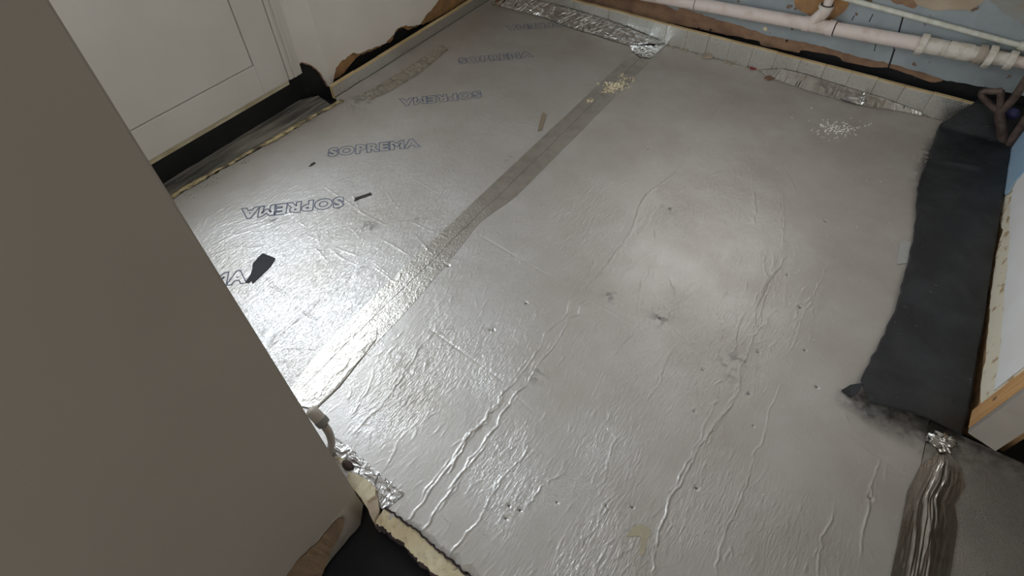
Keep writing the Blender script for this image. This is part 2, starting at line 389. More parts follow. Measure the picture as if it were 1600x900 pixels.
dr = empty('door_1', (-2.36, 1.12, 0.12), kind='structure')
XD = -2.35
box('stile', (XD - 0.04, 1.365, 0.125), (XD, 1.515, 2.0), M_DOOR, dr, 0.003)
box('stile', (XD - 0.04, 0.60, 0.125), (XD, 0.70, 2.0), M_DOOR, dr, 0.003)
box('rail', (XD - 0.04, 0.70, 0.125), (XD - 0.0003, 1.365, 0.268), M_DOOR, dr, 0.003)
box('rail', (XD - 0.04, 0.70, 0.90), (XD - 0.0003, 1.365, 1.0), M_DOOR, dr, 0.003)
box('rail', (XD - 0.04, 0.70, 1.90), (XD - 0.0003, 1.365, 2.0), M_DOOR, dr, 0.003)
box('panel', (XD - 0.032, 0.68, 0.25), (XD - 0.018, 1.37, 0.92), M_DOOR, dr)
box('panel_field', (XD - 0.02, 0.703, 0.2712), (XD - 0.006, 1.3618, 0.896), M_DOOR, dr, 0.002)
box('pane', (XD - 0.022, 0.69, 0.99), (XD - 0.018, 1.37, 1.91), M_GLASS, dr)
fr = empty('trim_1', (-2.38, 1.56, 0.1), kind='structure')
box('frame_post', (XD - 0.07, 1.520, 0.125), (XD + 0.004, 1.60, 2.06), M_DOOR, fr, 0.004)
box('frame_stop', (XD - 0.02, 1.545, 0.13), (XD + 0.016, 1.556, 2.05), M_DOOR, fr, 0.003)
box('frame_post', (XD - 0.07, 0.50, 0.1), (XD + 0.004, 0.597, 2.06), M_DOOR, fr, 0.004)
box('frame_head', (XD - 0.07, 0.50, 2.005), (XD + 0.004, 1.62, 2.06), M_DOOR, fr, 0.004)
box('weather_bar', (XD - 0.05, 0.60, 0.098), (XD - 0.012, 1.52, 0.124), M_FOAMC, fr, 0.003)

# sill below the door: black upright and a dusty strip
box('door_riser', (-2.44, 0.5, -0.1), (-2.375, 1.70, 0.10), M_BLACK, wl)

# near wall (foreground left) and its partition
nw = empty('wall_near', (-0.8, 0.1, -0.1), kind='structure')
bm = bmesh.new()
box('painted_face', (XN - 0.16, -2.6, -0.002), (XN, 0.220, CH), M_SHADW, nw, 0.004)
box('partition', (XL, 0.08, -0.002), (XN - 0.16, 0.205, CH), M_PLAST, nw)
# flared bottom coat of plaster, ragged underneath
top = [(XN, y, 0.004) for y in np.linspace(-0.6, 0.218, 40)]
low = [fl(u, v, -0.075) for u, v in [(400, 1010), (430, 960), (470, 918), (492, 900), (512, 872), (524, 856), (540, 833), (552, 808), (560, 785)]]
L_ = resample([(-0.66, -0.6, -0.09)] + [(-0.655, p.y, -0.08) for p in low], 40)
L_[:, 0] += rng.normal(0, 0.0015, 40); L_[:, 2] += rng.normal(0, 0.003, 40)
L_[-1] = (XN + 0.012, 0.216, -0.06); L_[-2][0] = XN + 0.022
v = [tuple(p) for p in top] + [tuple(p) for p in L_] + [(XN - 0.03, p[1], -0.095) for p in L_]
f = [(i, i + 1, 41 + i, 40 + i) for i in range(39)] + [(40 + i, 41 + i, 81 + i, 80 + i) for i in range(39)]
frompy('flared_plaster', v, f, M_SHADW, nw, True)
A_ = Vector((XN, 0, 0.004)); B_ = Vector((-0.655, 0, -0.08)); bn = Vector((-(B_.z - A_.z), 0, B_.x - A_.x)).normalized()
if bn.x < 0: bn = -bn
q = rag([onplane(u, v_, A_ + bn * 0.005, bn) for u, v_ in [(430, 925), (450, 899), (467, 873), (497, 848), (513, 828), (526, 812), (533, 810), (538, 818), (533, 836), (520, 856), (510, 882), (498, 912), (480, 950), (430, 960)]], 0.0012, 0.012)[:-1]
slab('bare_brown_patch', [tuple(p) for p in q], bn, 0.003, simple('brown_bare_coat', '7a6650', '655443', 0.85, bump=0.003, bscale=60, scale=20), nw)
box('core', (XN - 0.15, -2.6, -0.1), (XN - 0.012, 0.20, 0.0), M_BLACK, nw)

# right wall: paint coats broken off towards the foot
wr = empty('wall_right', (0.8, 2.3, -0.1), kind='structure')
def rt(u, v, x=XR): return onplane(u, v, (x, 0, 0), (1, 0, 0))
box('core', (XR + 0.02, 1.42, -0.1), (XR + 0.14, YB + 0.1, CH), M_BRWD, wr)
def coat(name, e, x, mat, zt, amp=0.003, th=0.012, y1=None):
    E = rag([rt(*p, x) for p in e], amp, 0.02); E[:, 0] = x
    E[:, 1] = np.clip(E[:, 1], 1.42, 3.14)
    ya, yb = E[0][1], E[-1][1]
    return slab(name, [tuple(p) for p in E] + [(x, yb, zt), (x, ya, zt)], (-1, 0, 0), th, mat, wr)
coat('bare_coat', [(1561, 245), (1556, 300), (1552, 360), (1546, 450), (1540, 520), (1534, 580), (1528, 640)], XR + 0.010, M_BRWD, 1.0, 0.002)
coat('cream_coat', [(1586, 190), (1578, 262), (1572, 290), (1566, 310), (1561, 345), (1566, 360), (1556, 400), (1549, 455), (1545, 500), (1541, 545), (1534, 590), (1530, 640)], XR + 0.004, M_CREAM, 1.0)
coat('white_coat', [(1596, 270), (1583, 290), (1578, 320), (1577, 380), (1571, 440), (1566, 500), (1562, 560), (1552, 610)], XR, M_WHITE, CH, 0.0025)
bp = [rt(u, v_, XR - 0.001) for u, v_ in [(1600, 195), (1575, 235), (1567, 270), (1563, 290), (1570, 306), (1577, 300), (1583, 285), (1594, 276), (1600, 268), (1640, 250), (1640, 170)]]
bp = rag([(XR - 0.002, min(p.y, 3.13), p.z) for p in bp + bp[:1]], 0.0015, 0.02)[:-1]; bp[:, 0] = XR - 0.002; bp[:, 1] = np.clip(bp[:, 1], 1.5, 3.14)
slab('blue_patch', [tuple(p) for p in bp], (-1, 0, 0), 0.004, M_BLUE, wr)
# hall shell
hw = empty('wall_hall', (2.3, 0, -0.1), kind='structure')
box('upper_wall', (2.2, -2.6, -0.1), (2.3, 3.3, CH), M_UPWALL, hw)

# door frame foot on the right
fr = empty('trim_2', (0.75, 1.38, 0.0), kind='structure')
zf = 0.028
A = fl(1519, 641, zf); B = fl(1513, 668, zf); C_ = fl(1562, 700, zf)
dx = (C_ - B); D_ = A + dx
slab('timber_post', [tuple(p) for p in (B, A, A + (D_ - A) * 0.22, B + (C_ - B) * 0.22)], (0, 0, -1), 2.37, M_WOOD, fr)
yb = (A - B) * 0.0
slab('grey_lining', [tuple(p) for p in (B + dx * 0.225 , B + dx * 0.225 + (A - B) * 0.9, D_, C_)], (0, 0, -1), 2.37, M_FRAME, fr)
o = slab('grey_stop', [tuple(p) for p in (B + dx * 0.02 - (A - B) * 0.28, B + dx * 0.02 - (A - B) * 0.02, B + dx * 0.9 - (A - B) * 0.02, B + dx * 0.9 - (A - B) * 0.28)], (0, 0, -1), 2.37, M_FRAME, fr)
for z, du in ((0.11, 0.4),):
    kn = B + (A - B) * 0.6; bmk = bmesh.new(); bmesh.ops.create_uvsphere(bmk, u_segments=10, v_segments=6, radius=0.006)
    for vv in bmk.verts: vv.co = Vector((vv.co.x * 0.15 + kn.x - 0.0005, vv.co.y + kn.y, vv.co.z * 1.6 + zf + z))
    frombm('knot', bmk, M_BROWN, fr, True)

# ================================================================== FOIL BOARDS
def pl(pts): return [tuple(fl(*p))[:2] for p in pts]
def z3(pts): return [(x / 3 + 700, y / 3 + 300) for x, y in pts]
def z4(pts): return [(x / 3 + 700, y / 3 + 600) for x, y in pts]
def z5(pts): return [(x / 3 + 1000, y / 3 + 400) for x, y in pts]
def z6(pts): return [(x / 3 + 1000, y / 3 + 600) for x, y in pts]
def z8(pts): return [(x / 3 + 400, y / 3 + 600) for x, y in pts]
def z2(pts): return [(x / 3 + 400, y / 3 + 400) for x, y in pts]
def z1(pts): return [(x / 3 + 300, y / 3 + 200) for x, y in pts]
RIP = []   # (world polyline, amplitude, sigma)
def rip(pts, amp=0.0022, sig=0.0045):
    P = pl(pts); RIP.append((P, amp * 0.85, sig * 0.45))
    k0 = rng.integers(0, max(1, len(P) - 2)); k1 = min(len(P), k0 + 2 + rng.integers(0, 3)); o_ = rng.choice([-1, 1]) * rng.uniform(0.006, 0.013)
    if k1 - k0 > 1: RIP.append(([(x + o_, y) for x, y in P[k0:k1]], amp * 0.5, sig * 0.4))
rip([(1165, 115), (1135, 150), (1110, 185), (1082, 222), (1075, 240), (1055, 270), (1030, 290), (1013, 303)], 0.0012, 0.004)
rip(z3([(940, 0), (900, 60), (882, 120), (855, 200), (810, 260), (760, 320), (745, 350), (700, 400), (680, 440), (630, 495)]), 0.0024)
rip(z3([(690, 320), (668, 370), (640, 430), (605, 480), (575, 510), (560, 570), (510, 620), (455, 660), (445, 710), (405, 770), (360, 830), (300, 900)]), 0.003)
rip(z3([(660, 505), (615, 540), (612, 575), (560, 600), (540, 650), (510, 700), (440, 790), (400, 840), (370, 900)]), 0.003)
rip(z4([(300, 0), (245, 60), (235, 95), (190, 130), (180, 170), (130, 215), (95, 250), (60, 320), (0, 420)]), 0.0034)
rip(z4([(370, 0), (310, 50), (290, 95), (250, 140), (230, 200), (180, 250), (150, 310), (100, 350), (75, 400), (0, 500)]), 0.0034)
rip(z8([(1020, 210), (960, 290), (930, 360), (870, 430), (810, 510), (790, 560), (740, 600), (700, 660)]), 0.003)
rip(z8([(1050, 330), (1000, 380), (960, 420), (930, 480), (890, 530), (840, 590), (800, 670), (770, 710)]), 0.003)
rip(z4([(380, 290), (350, 340), (300, 400), (260, 440), (215, 510), (180, 580), (130, 660), (60, 740), (0, 820)]), 0.0022)
rip(z4([(560, 410), (510, 430), (470, 460), (430, 490), (390, 550), (350, 600)]), 0.002)
rip(z4([(770, 120), (735, 190), (785, 250), (760, 330), (735, 400), (720, 470)]), 0.0018, 0.004)
rip(z4([(800, 520), (760, 560), (715, 640), (680, 690), (650, 730)]), 0.0018, 0.004)
rip(z4([(590, 640), (550, 700), (515, 770), (490, 870)]), 0.0014, 0.004)
rip(z4([(800, 700), (750, 750), (720, 820), (690, 890)]), 0.0018, 0.004)
rip(z4([(895, 340), (870, 400)]), 0.002, 0.004); rip(z4([(700, 350), (700, 400), (665, 500)]), 0.0012, 0.003)
rip(z6([(470, 0), (450, 60), (400, 130), (370, 170), (330, 210), (310, 260), (270, 300), (240, 370), (200, 430), (190, 480), (140, 530), (120, 620), (90, 700), (70, 790), (60, 890)]), 0.0028)
rip(z6([(360, 0), (370, 60), (340, 130), (300, 200), (290, 260), (250, 310), (220, 370), (180, 460), (140, 520)]), 0.002)
rip(z6([(315, 345), (285, 410)]), 0.0015)
rip(z5([(680, 0), (650, 60), (605, 115), (570, 180), (545, 240), (535, 340)]), 0.0026)
rip(z5([(580, 0), (582, 60), (605, 110)]), 0.0016)
rip(z5([(575, 320), (540, 370), (515, 420), (500, 480), (470, 520), (460, 590), (450, 650), (400, 720), (370, 770), (330, 820), (300, 900)]), 0.0024)
rip(z5([(490, 260), (460, 330), (450, 400), (440, 470)]), 0.0016); rip(z5([(420, 530), (400, 580), (350, 600), (365, 680), (320, 700)]), 0.0014)
rip(z6([(660, 0), (630, 70), (600, 140), (590, 240), (550, 310), (520, 370), (500, 460), (450, 590), (400, 700), (370, 790), (355, 900)]), 0.0018, 0.004)
rip(z6([(1120, 350), (1090, 470), (1070, 580), (1050, 680), (1030, 830)]), 0.0018, 0.004)
rip(z6([(915, 560), (900, 640), (850, 720), (835, 860), (830, 900)]), 0.0018, 0.004)
rip(z5([(890, 20), (840, 130), (800, 210), (750, 310), (730, 390), (700, 440)]), 0.0009, 0.004)
rip(z5([(140, 100), (160, 150), (165, 200)]), 0.002, 0.004); rip(z5([(140, 450), (105, 530), (95, 600), (20, 690)]), 0.0014, 0.004)
rip(z3([(530, 200), (545, 225), (535, 255)]), 0.002, 0.004); rip(z3([(965, 115), (970, 170), (977, 220)]), 0.0018, 0.003)
rip(z3([(950, 370), (910, 440), (870, 500)]), 0.0015); rip(z3([(870, 630), (840, 690), (800, 730), (760, 790)]), 0.002)
rip(z3([(1100, 520), (1050, 555), (1020, 600)]), 0.0014); rip(z3([(1040, 740), (1010, 830), (990, 900)]), 0.002)
rip(z3([(420, 560), (400, 600), (370, 620)]), 0.002); rip(z3([(740, 840), (705, 885)]), 0.0022)
rip(z2([(550, 530), (540, 600), (490, 680), (440, 770)]), 0.0012); rip(z2([(920, 340), (830, 370), (770, 420), (740, 490), (690, 550), (650, 620), (600, 690), (520, 760), (450, 840)]), 0.0026, 0.005)
rip(z2([(1200, 600), (1160, 640), (1140, 700), (1085, 740), (1060, 790), (990, 830), (960, 900)]), 0.003)
rip(z2([(1100, 690), (1080, 780), (1020, 830), (970, 900)]), 0.002)
rip([(1210, 395), (1205, 430), (1188, 470), (1182, 515)], 0.0018)
rip([(1222, 300), (1225, 340), (1222, 385)], 0.0012); rip([(1220, 255), (1245, 300)], 0.0014, 0.003)
rip([(1178, 300), (1180, 330), (1178, 350)], 0.0022, 0.004)
RIPL = []
def ripl(pts, amp=0.0016, sig=0.003): RIPL.append((pl(pts), amp * 0.7, sig * 0.7))
for a, b in [((500, 288), (567, 333)), ((633, 272), (683, 300)), ((720, 232), (807, 275)), ((733, 175), (815, 208)), ((813, 145), (893, 173)), ((868, 110), (925, 137)), ((600, 300), (620, 325)), ((547, 355), (560, 372)), ((583, 410), (612, 432)), ((590, 370), (640, 400)), ((645, 365), (680, 400)), ((475, 365), (497, 375)), ((490, 385), (515, 412)), ((520, 385), (560, 400)), ((800, 190), (860, 205)), ((640, 345), (700, 372))]:
    ripl([a, ((a[0] + b[0]) / 2 + random.uniform(-1, 1), (a[1] + b[1]) / 2 + random.uniform(-1, 1)), b], 0.0013, 0.003)
for pts in [z1([(60, 580), (150, 520), (300, 470), (420, 410), (480, 380)]), z1([(80, 600), (200, 560), (330, 560)]), z1([(110, 560), (230, 470), (330, 440)]), z1([(640, 560), (700, 610), (770, 640)]), z1([(350, 700), (370, 740), (430, 770)]),
            z2([(60, 110), (90, 150), (150, 190)]), z2([(100, 440), (180, 430), (300, 440)]), z2([(540, 40), (660, 130)]), z2([(170, 230), (280, 300), (320, 320)]), [(545, 300), (560, 330), (600, 350)]]:
    ripl(pts, 0.0014, 0.0035)
# long soft fold parallel to the taped seam
ripl(z2([(520, 40), (400, 130), (300, 210), (200, 290), (110, 370), (60, 430)]), 0.003, 0.009)
GRO = [([(-1.60, 0.42), (-1.61, 0.9), (-1.59, 1.56)], -0.0012, 0.0025), ([(-1.286, 0.50), (-1.28, 1.4), (-1.285, 2.2)], -0.001, 0.0025)]
GROR = [([(-0.88, 0.775), (-0.70, 0.757), (-0.55, 0.742)], -0.0012, 0.0022), ([(-1.0, 1.24), (-0.67, 1.208), (-0.3, 1.17)], -0.0009, 0.0022),
        ([(0.10, 1.228), (0.36, 1.176), (0.60, 1.10)], -0.0010, 0.0022), ([(-0.50, 0.722), (-0.40, 0.70)], -0.0012, 0.002), ([(0.36, 1.165), (0.57, 1.105)], -0.0012, 0.002),
        ([(-0.82, 2.70), (-0.5, 2.68)], 0.0012, 0.0025)]
DIM = [(770, 515), (822, 473), (812, 797), (947, 790), (1185, 550), (1250, 480), (1257, 547), (1085, 643), (948, 460), (1170, 615), (1098, 578), (1030, 497), (870, 785), (795, 790), (1012, 232), (1177, 665), (1088, 762), (700, 415), (765, 515), (1047, 325), (1230, 430), (1290, 345), (790, 810), (988, 793), (1360, 778), (1276, 604)]

def addline(Hm, X, Y, xs, ys, pts, amp, sig, wander=0.002):
    """ridge or groove of gaussian section along a polyline; the field is a regular tensor grid before edge fitting"""
    L = max(3, int(np.linalg.norm(np.diff(np.array(pts), axis=0), axis=1).sum() / 0.008))
    Q = resample(pts, L); ph = rng.random() * 50
    if wander and L > 3:
        tt = np.arange(L) * 0.4 + ph
        Q[:, 0] += (vn(tt, tt * 0 + ph) - 0.5) * wander * 4 + (vn(tt * 2.6, tt * 0 + ph) - 0.5) * wander * 2.2
    am = amp * np.clip(0.15 + 1.5 * vn(np.arange(L) * 0.35 + ph, np.arange(L) * 0 + 3.3), 0.12, 1.3)
    am = am * np.minimum(1, np.minimum(np.arange(L) + 1, np.arange(L)[::-1] + 1) / 4)
    c = 3.2 * sig
    j0, j1 = np.searchsorted(xs, [Q[:, 0].min() - c, Q[:, 0].max() + c]); i0, i1 = np.searchsorted(ys, [Q[:, 1].min() - c, Q[:, 1].max() + c])
    if j1 <= j0 or i1 <= i0: return
    acc = np.zeros((i1 - i0, j1 - j0))
    for k in range(L - 1):
        a, b = Q[k], Q[k + 1]
        p0, p1 = np.searchsorted(xs, [min(a[0], b[0]) - c, max(a[0], b[0]) + c]); q0, q1 = np.searchsorted(ys, [min(a[1], b[1]) - c, max(a[1], b[1]) + c])
        p0 = max(p0, j0); p1 = min(p1, j1); q0 = max(q0, i0); q1 = min(q1, i1)
        if p1 <= p0 or q1 <= q0: continue
        gx = xs[None, p0:p1]; gy = ys[q0:q1, None]
        d = b - a; t = np.clip(((gx - a[0]) * d[0] + (gy - a[1]) * d[1]) / (d @ d + 1e-12), 0, 1)
        r2 = (gx - a[0] - t * d[0]) ** 2 + (gy - a[1] - t * d[1]) ** 2
        g = (am[k] + (am[k + 1] - am[k]) * t) * np.exp(-r2 / (2 * sig * sig))
        s = acc[q0 - i0:q1 - i0, p0 - j0:p1 - j0]
        if amp > 0: np.maximum(s, g, out=s)
        else: np.minimum(s, g, out=s)
    Hm[i0:i1, j0:j1] += acc

def yspace(y0, y1):
    ys = [y0]
    while ys[-1] < y1: ys.append(ys[-1] + 0.0024 + 0.0011 * max(0, ys[-1] - 0.3))
    ys[-1] = y1; return np.array(ys)

FIELDS = {}
def board(name, x0, x1, y0, y1, lines, nrand, mat, label, dens, dustf, low=0.0016, edge=None, step=0.0023):
    xs = np.linspace(x0, x1, int((x1 - x0) / step) + 1); ys = yspace(y0, y1)
    X, Y = np.meshgrid(xs, ys)
    Hm = (fbm(X * 4 + 3, Y * 4 + 8, 4) - 0.47) * low * 3 + (fbm(X * 26 + 1, Y * 13, 3) - 0.44) * 0.0014 * np.clip(dens(X, Y), 0.1, 1)
    D_ = np.clip(dens(X, Y), 0.0, 1); xr = X + Y * 0.16; wx = xr * 85 + 1.6 * vn(X * 22, Y * 22); wy = Y * 30 + 1.3 * vn(X * 18 + 9, Y * 18)
    Hm += 0.0019 * D_ ** 1.6 * np.clip(ridged(wx, wy, 2) - 0.33, 0, 1) * np.clip(fbm(X * 7 + 40, Y * 5, 2) * 2.6 - 0.45, 0.1, 1.3)
    for pts, amp, sig in lines: addline(Hm, X, Y, xs, ys, pts, amp, sig, 0.002 if amp > 0 else 0)
    k = 0
    while k < nrand:
        cx, cy = rng.uniform(x0, x1), rng.uniform(y0, y1)
        if rng.random() > dens(np.array(cx), np.array(cy)): continue
        k += 1
        a = math.radians(90 + rng.normal(6, 16)) if rng.random() < 0.88 else rng.uniform(0, 3.14)
        ln = rng.uniform(0.012, 0.06); d = np.array([math.cos(a), math.sin(a)]) * ln
        bend = rng.normal(0, 0.006, 2)
        addline(Hm, X, Y, xs, ys, [(cx - d[0] / 2, cy - d[1] / 2), (cx + bend[0], cy + bend[1]), (cx + d[0] / 2, cy + d[1] / 2)], rng.uniform(0.0003, 0.0011), rng.uniform(0.0014, 0.0026), 0.0018)
    blk = np.zeros_like(X)
    for u, v_ in DIM:
        p = fl(u, v_)
        if x0 < p.x < x1 and y0 < p.y < y1:
            d2 = ((X - p.x) / 1.3) ** 2 + (Y - p.y) ** 2; s = rng.uniform(0.0022, 0.0042)
            Hm -= 0.004 * np.exp(-d2 / (2 * s * s)); Hm += 0.0007 * np.exp(-((np.sqrt(d2) - 2.6 * s) / 0.003) ** 2) * (fbm(X * 90, Y * 90, 2) > 0.37)
            blk = np.maximum(blk, (np.exp(-d2 / (2 * (s * 0.7) ** 2)) > 0.5) * 0.85)
    FIELDS[name] = (xs, ys, Hm)
    e = empty('insulation_board', ((x0 + x1) / 2, (y0 + y1) / 2, -0.09), label, 'insulation board')
    Xe, Ye = X.copy(), Y.copy()
    if edge: Xe, Ye, Hm = edge(Xe, Ye, Hm)
    blk = np.maximum(blk, dark_marks(X, Y))
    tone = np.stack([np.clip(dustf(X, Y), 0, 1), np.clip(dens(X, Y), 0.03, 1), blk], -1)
    grid_mesh('foil_facing', Xe, Ye, Hm, mat, e, tone)
    return e
def hz(x, y):
    for xs, ys, Hm in FIELDS.values():
        if xs[0] <= x <= xs[-1] and ys[0] <= y <= ys[-1]:
            i = min(np.searchsorted(ys, y), len(ys) - 1); j = min(np.searchsorted(xs, x), len(xs) - 1); return float(Hm[i, j])
    return 0.0
def hzv(X, Y):
    Z = np.zeros_like(X); done = np.zeros(X.shape, bool)
    for xs, ys, Hm in FIELDS.values():
        m = (X >= xs[0] - 0.0012) & (X <= xs[-1] + 0.0012) & (Y >= ys[0]) & (Y <= ys[-1]) & ~done
        i = np.clip(np.searchsorted(ys, Y), 0, len(ys) - 1); j = np.clip(np.searchsorted(xs, X), 0, len(xs) - 1)
        Z[m] = Hm[i[m], j[m]]; done |= m
    return Z
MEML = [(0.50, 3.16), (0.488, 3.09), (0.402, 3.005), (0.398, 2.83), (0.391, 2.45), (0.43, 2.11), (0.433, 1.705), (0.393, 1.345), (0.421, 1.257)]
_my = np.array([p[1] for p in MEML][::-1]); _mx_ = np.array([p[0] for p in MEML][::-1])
def dark_marks(X, Y):
    """foil blackened beside the black sheet and past its front edge, plus dirt smudges"""
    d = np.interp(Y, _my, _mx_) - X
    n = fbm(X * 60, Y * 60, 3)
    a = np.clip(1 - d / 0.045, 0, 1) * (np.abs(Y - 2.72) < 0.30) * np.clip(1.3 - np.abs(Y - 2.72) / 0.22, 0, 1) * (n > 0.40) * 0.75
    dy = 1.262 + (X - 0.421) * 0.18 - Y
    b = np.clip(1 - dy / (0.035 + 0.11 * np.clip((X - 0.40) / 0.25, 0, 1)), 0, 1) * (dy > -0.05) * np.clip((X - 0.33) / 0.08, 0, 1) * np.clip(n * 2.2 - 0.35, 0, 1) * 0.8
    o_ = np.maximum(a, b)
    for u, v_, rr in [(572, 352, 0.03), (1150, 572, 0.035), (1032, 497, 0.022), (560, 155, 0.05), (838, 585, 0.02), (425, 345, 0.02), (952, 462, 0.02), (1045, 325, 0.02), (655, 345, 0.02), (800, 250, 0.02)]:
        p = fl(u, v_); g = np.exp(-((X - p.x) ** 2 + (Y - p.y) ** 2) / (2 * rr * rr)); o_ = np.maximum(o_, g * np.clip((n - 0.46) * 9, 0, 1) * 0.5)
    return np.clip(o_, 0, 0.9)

def dens_l(X, Y):   # wrinkle density, left board: most near the front, calm by the threshold
    return np.clip(0.95 - (Y - 0.9) * 0.55 - np.clip((-1.75 - X) * 2.0, 0, 0.7), 0.06, 1)
def dust_l(X, Y): return np.clip(0.15 + (Y - 0.9) * 0.35 + np.clip((-1.85 - X) * 1.6, 0, 0.6), 0.05, 0.95)
def edge_l(X, Y, Z):
    a = np.interp(Y[:, 0], [0.2, 0.75, 1.62, 1.66, 3.2], [-2.24, -2.235, -2.165, -2.218, -2.218]) + (vn(Y[:, 0] * 40, Y[:, 0] * 0) - 0.5) * 0.01 * (Y[:, 0] < 1.64)
    s = (X - X[0, 0]) / (X[0, -1] - X[0, 0]); X2 = a[:, None] + s * (X[0, -1] - a[:, None])
    return X2, Y, Z
def dens_r(X, Y):
    d = 1.0 - (Y - 1.1) * 0.62 - np.clip((X + 0.25) * 1.1, 0, 0.85) - np.clip((0.75 - Y) * 0.9, 0, 0.4) * (X > -0.5)
    return np.clip(d, 0.14, 1) * np.clip(fbm(X * 5 + 11, Y * 4 + 3, 2) * 3.4 - 0.65, 0.22, 1)
def dust_r(X, Y): return np.clip(0.25 + (Y - 1.0) * 0.35 + np.clip(X + 0.1, 0, 0.5) * 0.5, 0.12, 0.95)
def edge_r(X, Y, Z):
    x = X[0]; y0 = 0.225 + (vn(x * 45, x * 0 + 2) - 0.5) * 0.016 + (vn(x * 150, x * 0 + 5) - 0.5) * 0.006
    t = np.clip((0.40 - Y) / (0.40 - Y[0, 0]), 0, 1); Y2 = Y + (y0[None] - Y[0, 0]) * t
    Z = Z - 0.004 * np.clip(1 - (Y2 - y0[None]) / 0.02, 0, 1)
    return X, Y2, Z
BL = board('left', -2.24, -1.0705, 0.225, 3.085, RIPL + GRO, 700, M_FOIL,
           'foil-faced board with blue outlined lettering, between door and long taped joint', dens_l, dust_l, edge=edge_l)
BR = board('mid', -1.0695, 0.600, 0.225, 3.085, RIP + GROR, 2600, M_FOIL,
           'wide rippled silver foil-faced board between long taped joint and black sheet', dens_r, dust_r, edge=edge_r)
BX = board('side', 0.602, 1.75, 0.1, 1.33, [], 60, M_FOILD,
           'dark grimy foil board in bottom right corner beside crumpled tape', lambda X, Y: np.clip(0.45 + 0 * X, 0, 1), lambda X, Y: 0.7 + 0 * X, step=0.006)
box('foam_core', (-2.16, 0.235, -0.09), (-1.0705, 3.085, -0.012), M_FOAM, BL)
box('foam_core', (-1.0695, 0.24, -0.09), (0.600, 3.085, -0.012), M_FOAM, BR)
box('foam_core', (0.603, 0.1, -0.09), (1.75, 1.325, -0.012), M_FOAM, BX)

# broken foam lip along the front edge of the wide board
def wallpts(pts, z): return [fl(u, v_, z) for u, v_ in pts]
ta = resample([fl(u, v_, -0.003) for u, v_ in z8([(600, 590), (640, 618), (700, 660), (760, 705), (820, 765), (900, 828), (975, 895), (1200, 1060)])], 70)
lo_ = resample([fl(u, v_, -0.022) for u, v_ in z8([(556, 652), (600, 672), (645, 715), (690, 745), (720, 790), (780, 840), (830, 885), (1060, 1075)])], 70)
lo_[:, 1] += rng.normal(0, 0.0018, 70); ta[:, 1] += 0.004
R1 = np.linspace(0, 1, 7)[:, None, None]; G = ta[None] * (1 - R1) + lo_[None] * R1
G[1:-1, :, 2] += rng.normal(0, 0.0022, (5, 70)) + 0.004
low2 = lo_ + [0, 0.004, 0]; low2[:, 2] = -0.055; low2[:, 1] += rng.normal(0, 0.002, 70) - 0.006; low3 = low2 + [0, 0.006, -0.04]
grid_mesh('exposed_foam_lip', G[..., 0], G[..., 1], G[..., 2], M_FOAMC, BR)
G2 = np.stack([lo_, (lo_ + low2) / 2 + rng.normal(0, 0.002, (70, 3)), low2, low3])
grid_mesh('charred_fringe', G2[..., 0], G2[..., 1], G2[..., 2], M_FRINGE, BR)
dk = [tuple(Vector(p) + Vector((0, 0.001, 0.0035))) for p in rag(ta[:60:1], 0.0015, 0.012)]
tube('torn_foil_edge', dk, [0.0022 + 0.0012 * random.random() for _ in dk], M_FRINGE, BR, seg=5)
# torn hole with foam showing
q = z4([(835, 712), (862, 676), (890, 660), (930, 664), (950, 690), (946, 715), (930, 722), (925, 770), (912, 806), (892, 800), (905, 740), (905, 712), (870, 716)])
Q = rag([fl(u, v_, 0.0) for u, v_ in q + q[:1]], 0.0006, 0.008)[:-1]
slab('torn_spot', [(p[0], p[1], hz(p[0], p[1]) * 0.3 + 0.0028) for p in Q], (0, 0, 1), 0.006, simple('torn_foam', 'bdb59f', 'aaa38e', 0.9, bump=0.003), BR)

# ---- printed lettering, diagonal rows, every second one upside down
def lettering(bx, by, ex, ey, capH, flip, parent):
    cu = bpy.data.curves.new('lettering', 'FONT'); cu.body = 'SOPREMA'; cu.fill_mode = 'NONE'
    cu.offset = 0.065; cu.space_character = 1.16; cu.bevel_depth = 0.026; cu.bevel_resolution = 0; cu.resolution_u = 3
    ob = bpy.data.objects.new('lettering', cu); COL.objects.link(ob)
    bpy.context.view_layer.update()
    me = bpy.data.meshes.new_from_object(ob.evaluated_get(bpy.context.evaluated_depsgraph_get()))
    bpy.data.objects.remove(ob)
    co = np.zeros(len(me.vertices) * 3); me.vertices.foreach_get('co', co); co = co.reshape(-1, 3)
    lo, hi = co.min(0), co.max(0); u = (co[:, 0] - lo[0]) / (hi[0] - lo[0]); v_ = (co[:, 1] - lo[1]) / (hi[1] - lo[1])
    if flip: u = 1 - u; v_ = 1 - v_
    d = np.array([ex - bx, ey - by]); n = np.array([-d[1], d[0]]) / np.linalg.norm(d)
    P_ = np.array([bx, by])[None] + u[:, None] * d[None] + v_[:, None] * n[None] * capH
    co[:, 0] = P_[:, 0]; co[:, 1] = P_[:, 1]
    co[:, 2] = hzv(P_[:, 0], P_[:, 1]) + 0.0010 + np.clip(co[:, 2] / 0.026, -1, 1) * 0.0003
    me.vertices.foreach_set('co', co.reshape(-1)); me.update()
    o = link('printed_lettering', me, M_INK, parent); return o
for k, (y, flip) in enumerate([(0.275, False), (0.775, True), (1.275, False), (1.772, True), (2.272, False), (2.74, True)]):
    o = lettering(-1.885, y, -1.575, y + (0.292 if y < 2.7 else 0.27), 0.074, flip, BL)

